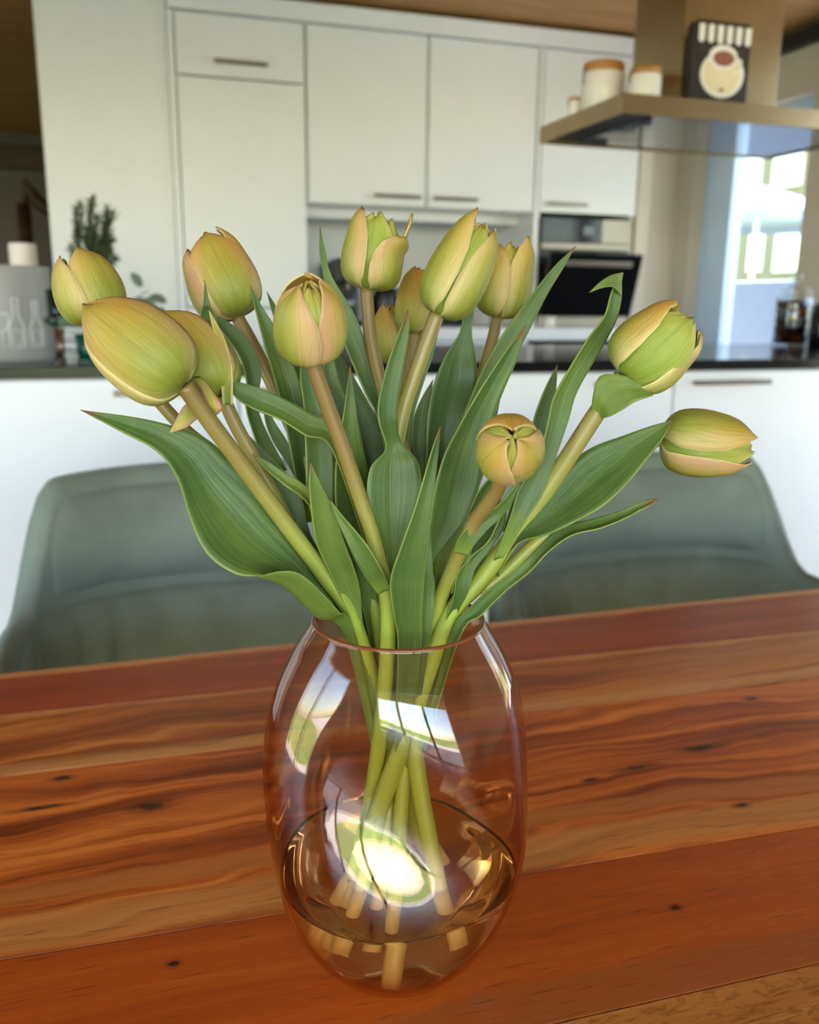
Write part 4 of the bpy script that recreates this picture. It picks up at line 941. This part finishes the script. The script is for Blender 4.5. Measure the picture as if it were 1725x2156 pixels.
T2 = mk('largest tulip bud leaning left in front, green with apricot edges', (388, 812, .43), (186, 646, .425), 188,
        [(-2, 1.0, 82, 1.0, .20, (.45, .6, .35), False, 0), (112, .985, 66, .98, .24, (.3, .7, .3), False, 0), (-118, .985, 66, .96, .24, (.2, .3, .5), False, 0)] + I3(YL, .22, 55, .9),
        [(440, 885), (520, 992), (600, 1100), (680, 1208)], (748, 1318), (35, .046), .0050, .55, 12)
T3 = mk('tulip bud tucked behind the largest bud, with curled dry petals', (468, 832, .475), (352, 662, .48), 150,
        [(-10, 1.0, 76, 1.0, .28, (.3, .6, .35), False, 0), (105, .99, 66, .97, .3, (.1, .2, .6), False, 0), (-125, .99, 66, .98, .3, OR, False, 0)] + I3(YL, .25, 60, .9),
        [(500, 902), (560, 1010), (625, 1130), (685, 1232)], (730, 1298), (60, .034), .0044, .35, 13)
T4 = mk('pinkish tulip with flared tips above the second bud from left', (500, 668, .53), (428, 503, .525), 152,
        [(10, 1.0, 74, .99, .42, (.7, .55, .4), False, 0), (-82, .99, 56, .93, .46, (.9, .2, .2), False, .05), (88, .99, 52, 1.04, .45, (.8, .6, .1), False, .0), (180, .98, 66, 1.0, .4, PK, False, 0)] + I3(YL, .3, 30, .9),
        [(545, 750), (590, 845), (640, 960), (695, 1090)], (790, 1285), (100, .046), .0046, .8, 14)
T5 = mk('pink-edged tulip opening at the top on a brown stem', (655, 756, .44), (648, 592, .415), 156,
        [(-50, 1.0, 68, .97, .30, (.75, .1, .45), False, 0), (76, 1.0, 64, 1.0, .30, (1.0, .35, .1), False, 0), (182, .99, 74, 1.02, .30, (.7, .4, .1), False, 0)] + [(16, .93, 60, .95, .26, (.0, .1, .25), True, 0), (135, .9, 66, .95, .12, YL, True, 0), (255, .9, 66, .95, .12, YL, True, 0), (70, .84, 66, .96, .04, YL, True, 0), (190, .84, 66, .96, .04, YL, True, 0), (310, .84, 66, .96, .04, YL, True, 0)],
        [(690, 855), (725, 950), (762, 1060), (795, 1165)], (818, 1330), (140, .040), .0046, .95, 15)
T6 = mk('topmost tulip with a pointed outer petal standing apart', (772, 608, .52), (798, 452, .515), 128,
        [(-72, 1.0, 62, 1.03, .55, (.75, .1, .35), False, 0), (58, 1.03, 60, .72, .95, (.65, .2, .35), False, .1), (98, 1.06, 26, 1.10, 1.0, (.3, .3, .5), False, 0), (185, .98, 64, .97, .55, PK, False, 0)] + [(-8, .90, 62, .97, .42, (0, 0, .1), True, 0), (70, .88, 50, .93, .5, (0, 0, .1), True, 0), (180, .9, 60, .98, .5, YL, True, 0)],
        [(782, 720), (815, 850), (855, 960), (885, 1090)], (878, 1292), (250, .050), .0044, .75, 16)
T7 = mk('orange-flushed tulip bud in the middle behind the twisted leaf', (876, 702, .555), (892, 568, .55), 104,
        [(-40, 1.0, 74, 1.0, .42, (.1, .8, .3), False, 0), (80, .99, 60, .92, .45, (.3, .8, .2), False, 0), (190, .98, 66, 1.0, .4, OR, False, 0)] + I3(YL, .35, 30, .9),
        [(862, 780), (850, 900), (848, 1080)], (850, 1268), (200, .030), .0042, .4, 17)
T8 = mk('slender green tulip leaning right beside the topmost tulip', (920, 662, .495), (1022, 466, .49), 132,
        [(-66, 1.0, 66, 1.04, .42, (.2, .35, .45), False, 0), (66, 1.0, 64, .93, .42, (.25, .1, .4), False, 0), (182, .98, 66, 1.0, .45, YL, False, 0)] + [(0, .92, 54, .92, .36, (0, 0, .2), True, 0), (115, .9, 56, .95, .42, YL, True, 0), (245, .9, 56, .98, .42, YL, True, 0)],
        [(890, 745), (848, 870), (828, 1000), (832, 1180)], (845, 1302), (300, .040), .0050, .25, 18)
T9 = mk('yellowish tulip partly behind the slender green one', (1048, 668, .555), (1078, 506, .55), 118,
        [(70, 1.0, 66, 1.03, .62, (.1, .5, .5), False, 0), (-45, .99, 60, .88, .5, (.45, .3, .5), False, 0), (180, .98, 66, .9, .55, OR, False, 0)] + I3(YL, .5, 10, .9),
        [(1028, 750), (980, 900), (930, 1090)], (892, 1270), (215, .046), .0042, .5, 19)
T10 = mk('small dull tulip bud hidden lowest behind the orange-flushed one', (850, 762, .60), (822, 640, .60), 106,
        O3((.1, .55, .5)) + I3(YL, .3, 20, .9), [(848, 900), (852, 1080)], (866, 1262), (230, .020), .0040, .4, 20)
T11 = mk('plump bright green tulip at upper right above a curled leaf', (1312, 792, .465), (1452, 668, .455), 168,
        [(-78, 1.0, 62, 1.0, .48, (.15, .75, .3), False, 0), (100, 1.0, 56, .97, .52, (.1, .2, .3), False, .0), (180, .98, 70, 1.02, .5, YL, False, 0)] + [(2, .93, 70, .96, .44, (0, 0, .15), True, 0), (120, .90, 58, .97, .45, YL, True, 0), (240, .93, 58, .97, .45, YL, True, 0)],
        [(1258, 868), (1172, 1000), (1095, 1108), (1012, 1222)], (938, 1318), (185, .040), .0056, .15, 21)
T12 = mk('rightmost tulip, a green bud lying almost horizontal', (1394, 924, .53), (1586, 944, .525), 142,
        [(-58, 1.0, 72, .98, .40, (.3, .45, .4), False, 0), (84, 1.0, 58, .98, .42, (.9, .1, .2), False, .0), (190, .98, 66, 1.0, .4, YL, False, 0)] + [(6, .88, 60, .95, .38, (0, .1, .35), True, 0), (130, .88, 58, .95, .4, YL, True, 0), (250, .93, 58, .95, .4, YL, True, 0)],
        [(1330, 960), (1240, 1050), (1130, 1140), (1040, 1225)], (962, 1290), (165, .048), .0042, .3, 22)
T13 = mk('small round bud facing the viewer, peach and green', (1068, 965, .43), (1080, 917, .388), 146,
        [(0, 1.0, 70, .97, .16, (.4, .7, .0), False, 0), (122, .99, 68, .97, .16, (.6, .3, .1), False, 0), (-122, .99, 68, .97, .16, (.6, .3, .2), False, 0)] + [(60, .95, 66, .93, -.02, (.0, .1, .1), True, 0), (180, .95, 66, .93, -.02, (.0, .1, .1), True, 0), (300, .95, 66, .93, -.02, (.0, .1, .1), True, 0)],
        [(1045, 1035), (995, 1105), (952, 1200)], (912, 1312), (150, .030), .0044, .9, 23)

# leaves ---------------------------------------------------------------------
leaf(T2, [(738, 1330, .512, 752, 1318, .514), (702, 1300, .496, 736, 1282, .508), (645, 1268, .482, 702, 1236, .50), (570, 1216, .466, 655, 1165, .492), (500, 1210, .458, 602, 1085, .485), (436, 1166, .455, 546, 1012, .478), (400, 1090, .456, 482, 962, .472), (374, 1010, .458, 432, 922, .468), (330, 950, .457, 362, 896, .463), (250, 906, .455, 282, 878, .459)], (170, 863, .455), .10)
leaf(T2, [(728, 1345, .506, 744, 1322, .500), (668, 1300, .482, 716, 1290, .476), (628, 1262, .472, 676, 1246, .464), (600, 1236, .464, 632, 1208, .456), (572, 1222, .459, 590, 1203, .453)], (545, 1214, .456), -.06, yel=.15, vt=.9)
leaf(T4, [(640, 1100, .53, 700, 1100, .535), (612, 950, .52, 662, 950, .53), (592, 852, .515, 644, 850, .525), (572, 780, .515, 622, 780, .52), (550, 700, .515, 586, 700, .52), (536, 645, .515, 552, 645, .517)], (526, 597, .515), .12)
leaf(T1, [(770, 1150, .505, 790, 1130, .505), (700, 948, .485, 718, 912, .49), (645, 918, .478, 658, 872, .483), (590, 884, .474, 597, 838, .478), (535, 862, .472, 542, 815, .474), (495, 835, .472, 500, 803, .473)], (468, 788, .472), .14)
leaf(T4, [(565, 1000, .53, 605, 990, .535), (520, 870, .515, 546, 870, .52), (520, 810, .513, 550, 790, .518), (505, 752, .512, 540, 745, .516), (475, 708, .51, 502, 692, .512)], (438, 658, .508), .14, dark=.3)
leaf(T5, [(735, 1310, .525, 765, 1310, .53), (690, 1180, .508, 738, 1180, .515), (650, 1060, .497, 707, 1060, .505), (644, 960, .494, 704, 960, .502), (640, 860, .493, 690, 860, .50), (632, 790, .493, 665, 790, .497)], (640, 700, .493), .12, dark=.1)
leaf(T5, [(775, 1330, .53, 802, 1330, .535), (728, 1180, .512, 788, 1180, .52), (709, 1080, .50, 779, 1080, .512), (706, 1000, .493, 776, 1000, .507), (714, 930, .488, 762, 930, .497), (725, 860, .487, 750, 860, .491)], (738, 766, .487), .12, dark=.1)
leaf(T8, [(824, 1330, .505, 842, 1330, .505), (818, 1182, .488, 838, 1182, .488), (790, 1115, .478, 868, 1100, .482), (773, 1050, .473, 887, 1030, .48), (780, 985, .472, 880, 972, .48), (812, 945, .475, 846, 932, .477), (798, 890, .476, 838, 890, .481), (797, 845, .476, 838, 845, .481), (815, 770, .476, 852, 760, .48), (838, 705, .475, 862, 695, .478)], (860, 652, .475), .10)
leaf(T5, [(838, 1372, .494, 886, 1372, .496), (830, 1300, .479, 889, 1300, .483), (822, 1225, .466, 893, 1225, .472), (845, 1150, .457, 901, 1150, .463), (872, 1075, .452, 909, 1075, .457), (893, 1005, .45, 918, 1005, .453), (909, 950, .45, 924, 950, .452)], (928, 896, .45), .13)
leaf(T13, [(878, 1366, .502, 906, 1350, .502), (884, 1250, .49, 916, 1240, .495), (890, 1170, .486, 911, 1190, .49)], (905, 1078, .487), .1)
leaf(T6, [(850, 1150, .54, 900, 1150, .545), (800, 900, .53, 850, 900, .535), (770, 830, .525, 810, 825, .53), (733, 745, .52, 780, 745, .525), (700, 660, .515, 746, 660, .52), (681, 580, .515, 698, 580, .515), (673, 530, .515, 685, 530, .515)], (674, 477, .515), .12)
leaf(T7, [(800, 1200, .55, 840, 1200, .55), (760, 1000, .545, 820, 1000, .55), (735, 900, .54, 802, 900, .545), (710, 820, .54, 766, 830, .54)], (700, 720, .54), .12, dark=.3)
leaf(T10, [(740, 1100, .53, 782, 1100, .53), (700, 950, .52, 748, 950, .53), (683, 850, .52, 738, 870, .525), (680, 780, .515, 714, 800, .52)], (690, 700, .515), .12, dark=.2)
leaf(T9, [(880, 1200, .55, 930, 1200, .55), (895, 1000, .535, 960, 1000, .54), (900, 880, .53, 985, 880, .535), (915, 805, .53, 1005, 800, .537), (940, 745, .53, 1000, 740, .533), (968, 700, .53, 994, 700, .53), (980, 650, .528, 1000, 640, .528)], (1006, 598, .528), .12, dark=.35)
leaf(T9, [(910, 1250, .53, 940, 1250, .53), (925, 1100, .517, 985, 1100, .522), (945, 960, .512, 1030, 960, .517), (978, 870, .51, 1052, 850, .515), (1015, 780, .51, 1066, 790, .514), (1060, 702, .51, 1108, 710, .513), (1115, 627, .51, 1150, 625, .512), (1165, 564, .509, 1186, 565, .51)], (1212, 519, .509), .10)
leaf(T12, [(888, 1330, .52, 906, 1330, .52), (894, 1200, .497, 910, 1193, .50), (905, 1100, .487, 976, 1105, .494), (915, 1030, .482, 1008, 1030, .493), (935, 960, .479, 1022, 960, .49), (965, 900, .478, 1040, 880, .487), (1005, 830, .477, 1062, 820, .484), (1050, 760, .476, 1088, 760, .481), (1085, 712, .476, 1101, 715, .478)], (1107, 686, .475), .11, dark=.15)
leaf(T11, [(1040, 1180, .484, 1060, 1175, .484), (1073, 1092, .474, 1105, 1100, .474), (1093, 1030, .47, 1143, 1040, .472), (1134, 960, .467, 1172, 960, .47), (1154, 885, .465, 1198, 885, .469), (1166, 836, .465, 1214, 830, .47), (1203, 769, .466, 1243, 775, .472), (1240, 710, .467, 1278, 715, .473), (1273, 665, .468, 1300, 670, .472), (1288, 614, .468, 1310, 622, .47)], (1309, 572, .466), .12, vt=.93)
leaf(T11, [(1312, 574, .467, 1308, 622, .468), (1288, 579, .461, 1293, 605, .462), (1264, 594, .457, 1270, 606, .458)], (1240, 617, .456), .05, yel=.3)
leaf(T11, [(1060, 1120, .50, 1080, 1110, .50), (1100, 980, .49, 1130, 980, .492), (1125, 880, .487, 1155, 885, .489), (1147, 820, .485, 1170, 830, .486)], (1174, 768, .485), .12, dark=.1)
leaf(T12, [(1040, 1200, .50, 1048, 1215, .498), (1085, 1125, .49, 1090, 1146, .486), (1120, 1080, .486, 1150, 1127, .478), (1160, 1030, .484, 1215, 1097, .473), (1205, 972, .483, 1270, 1066, .47), (1250, 940, .482, 1320, 1020, .471), (1310, 918, .481, 1365, 965, .473), (1370, 897, .479, 1398, 920, .475)], (1418, 884, .477), .10)
leaf(T12, [(945, 1345, .505, 965, 1350, .502), (985, 1285, .498, 1015, 1295, .493), (1030, 1240, .49, 1065, 1245, .486), (1085, 1200, .484, 1115, 1205, .479), (1130, 1155, .481, 1155, 1162, .473), (1180, 1110, .479, 1205, 1127, .470), (1240, 1094, .477, 1265, 1112, .469), (1300, 1077, .475, 1320, 1090, .470), (1335, 1062, .473, 1342, 1078, .470), (1365, 1051, .472, 1367, 1065, .47)], (1387, 1050, .47), .18)
leaf(T13, [(958, 1165, .472, 985, 1170, .472), (962, 1140, .466, 1000, 1146, .466), (985, 1110, .462, 1030, 1112, .464), (1025, 1083, .46, 1060, 1085, .463), (1067, 1045, .457, 1082, 1050, .459)], (1108, 991, .455), .10)
leaf(T13, [(950, 1250, .495, 975, 1250, .495), (975, 1140, .48, 1000, 1130, .48), (990, 1075, .472, 1015, 1075, .472), (1015, 1025, .465, 1045, 1015, .466)], (1062, 978, .46), .10)
leaf(T12, [(930, 1340, .508, 952, 1330, .508), (955, 1255, .493, 985, 1250, .493), (962, 1212, .488, 1000, 1200, .49), (992, 1172, .485, 1030, 1160, .488), (1030, 1138, .482, 1062, 1110, .485)], (1068, 1057, .482), .14, dark=.2)
leaf(T3, [(748, 1345, .505, 768, 1340, .508), (705, 1232, .49, 758, 1240, .495), (672, 1160, .478, 743, 1190, .485), (661, 1120, .471, 722, 1130, .478), (655, 1070, .466, 703, 1075, .472), (651, 1020, .462, 676, 1020, .465)], (654, 972, .461), .14, yel=.2)
leaf(T3, [(720, 1130, .50, 715, 1160, .50), (650, 1030, .486, 650, 1062, .484), (600, 996, .481, 600, 1022, .479), (565, 972, .478, 562, 990, .477)], (532, 956, .476), .12, yel=.25)
leaf(T5, [(797, 1252, .485, 823, 1242, .482), (768, 1213, .477, 806, 1203, .473), (743, 1168, .472, 775, 1150, .467), (720, 1118, .469, 745, 1113, .466), (705, 1082, .469, 716, 1080, .467)], (695, 1052, .468), .10, yel=.1)
leaf(T4, [(660, 1080, .54, 680, 1070, .54), (610, 985, .53, 636, 985, .53), (575, 930, .53, 602, 925, .53), (558, 885, .53, 576, 885, .53)], (555, 840, .53), .10)
leaf(T1, [(700, 1262, .515, 722, 1242, .515), (622, 1150, .51, 656, 1130, .51), (580, 1060, .507, 636, 1050, .51), (545, 990, .505, 597, 990, .507)], (518, 912, .505), .12, dark=.3)
leaf(T6, [(880, 1010, .54, 902, 1010, .54), (868, 930, .535, 896, 930, .537), (872, 880, .533, 905, 870, .535), (890, 835, .533, 908, 835, .533)], (912, 799, .533), .12, dark=.2)
leaf(T4, [(660, 900, .56, 700, 900, .56), (600, 740, .555, 630, 740, .555), (574, 660, .55, 590, 660, .55)], (562, 614, .55), .12, dark=.1)
leaf(T8, [(850, 1000, .54, 866, 1000, .54), (846, 900, .53, 869, 890, .53), (866, 820, .525, 894, 800, .525), (892, 750, .522, 913, 745, .523)], (935, 648, .52), .10)
leaf(T11, [(1246, 872, .470, 1268, 880, .468), (1249, 832, .463, 1284, 877, .46), (1262, 793, .459, 1312, 862, .455), (1300, 788, .456, 1337, 846, .452), (1345, 802, .456, 1361, 837, .453)], (1375, 833, .456), .06, yel=.35, vt=.9)
leaf(T3, [(447, 765, .492, 478, 745, .492), (424, 672, .487, 452, 662, .487), (428, 640, .484, 441, 640, .484)], (431, 590, .484), .12, dark=.15, vt=.9)
leaf(T3, [(470, 852, .466, 489, 852, .466), (464, 790, .466, 489, 780, .466), (461, 732, .466, 476, 722, .466), (448, 690, .467, 459, 686, .467)], (440, 653, .468), .2, mat=M['petal_outer'], name='petal')
leaf(T3, [(398, 815, .452, 430, 830, .452), (405, 798, .448, 428, 800, .448), (428, 826, .445, 452, 830, .445), (432, 850, .445, 468, 858, .445)], (452, 876, .448), -.25, yel=1.2, mat=M['petal_outer'], name='petal')
leaf(T3, [(420, 850, .462, 430, 875, .462), (392, 852, .458, 412, 884, .458), (376, 875, .456, 392, 900, .456)], (358, 911, .455), -.2, yel=1.2, mat=M['petal_outer'], name='petal')
# inner mass of leaves in the middle of the bunch
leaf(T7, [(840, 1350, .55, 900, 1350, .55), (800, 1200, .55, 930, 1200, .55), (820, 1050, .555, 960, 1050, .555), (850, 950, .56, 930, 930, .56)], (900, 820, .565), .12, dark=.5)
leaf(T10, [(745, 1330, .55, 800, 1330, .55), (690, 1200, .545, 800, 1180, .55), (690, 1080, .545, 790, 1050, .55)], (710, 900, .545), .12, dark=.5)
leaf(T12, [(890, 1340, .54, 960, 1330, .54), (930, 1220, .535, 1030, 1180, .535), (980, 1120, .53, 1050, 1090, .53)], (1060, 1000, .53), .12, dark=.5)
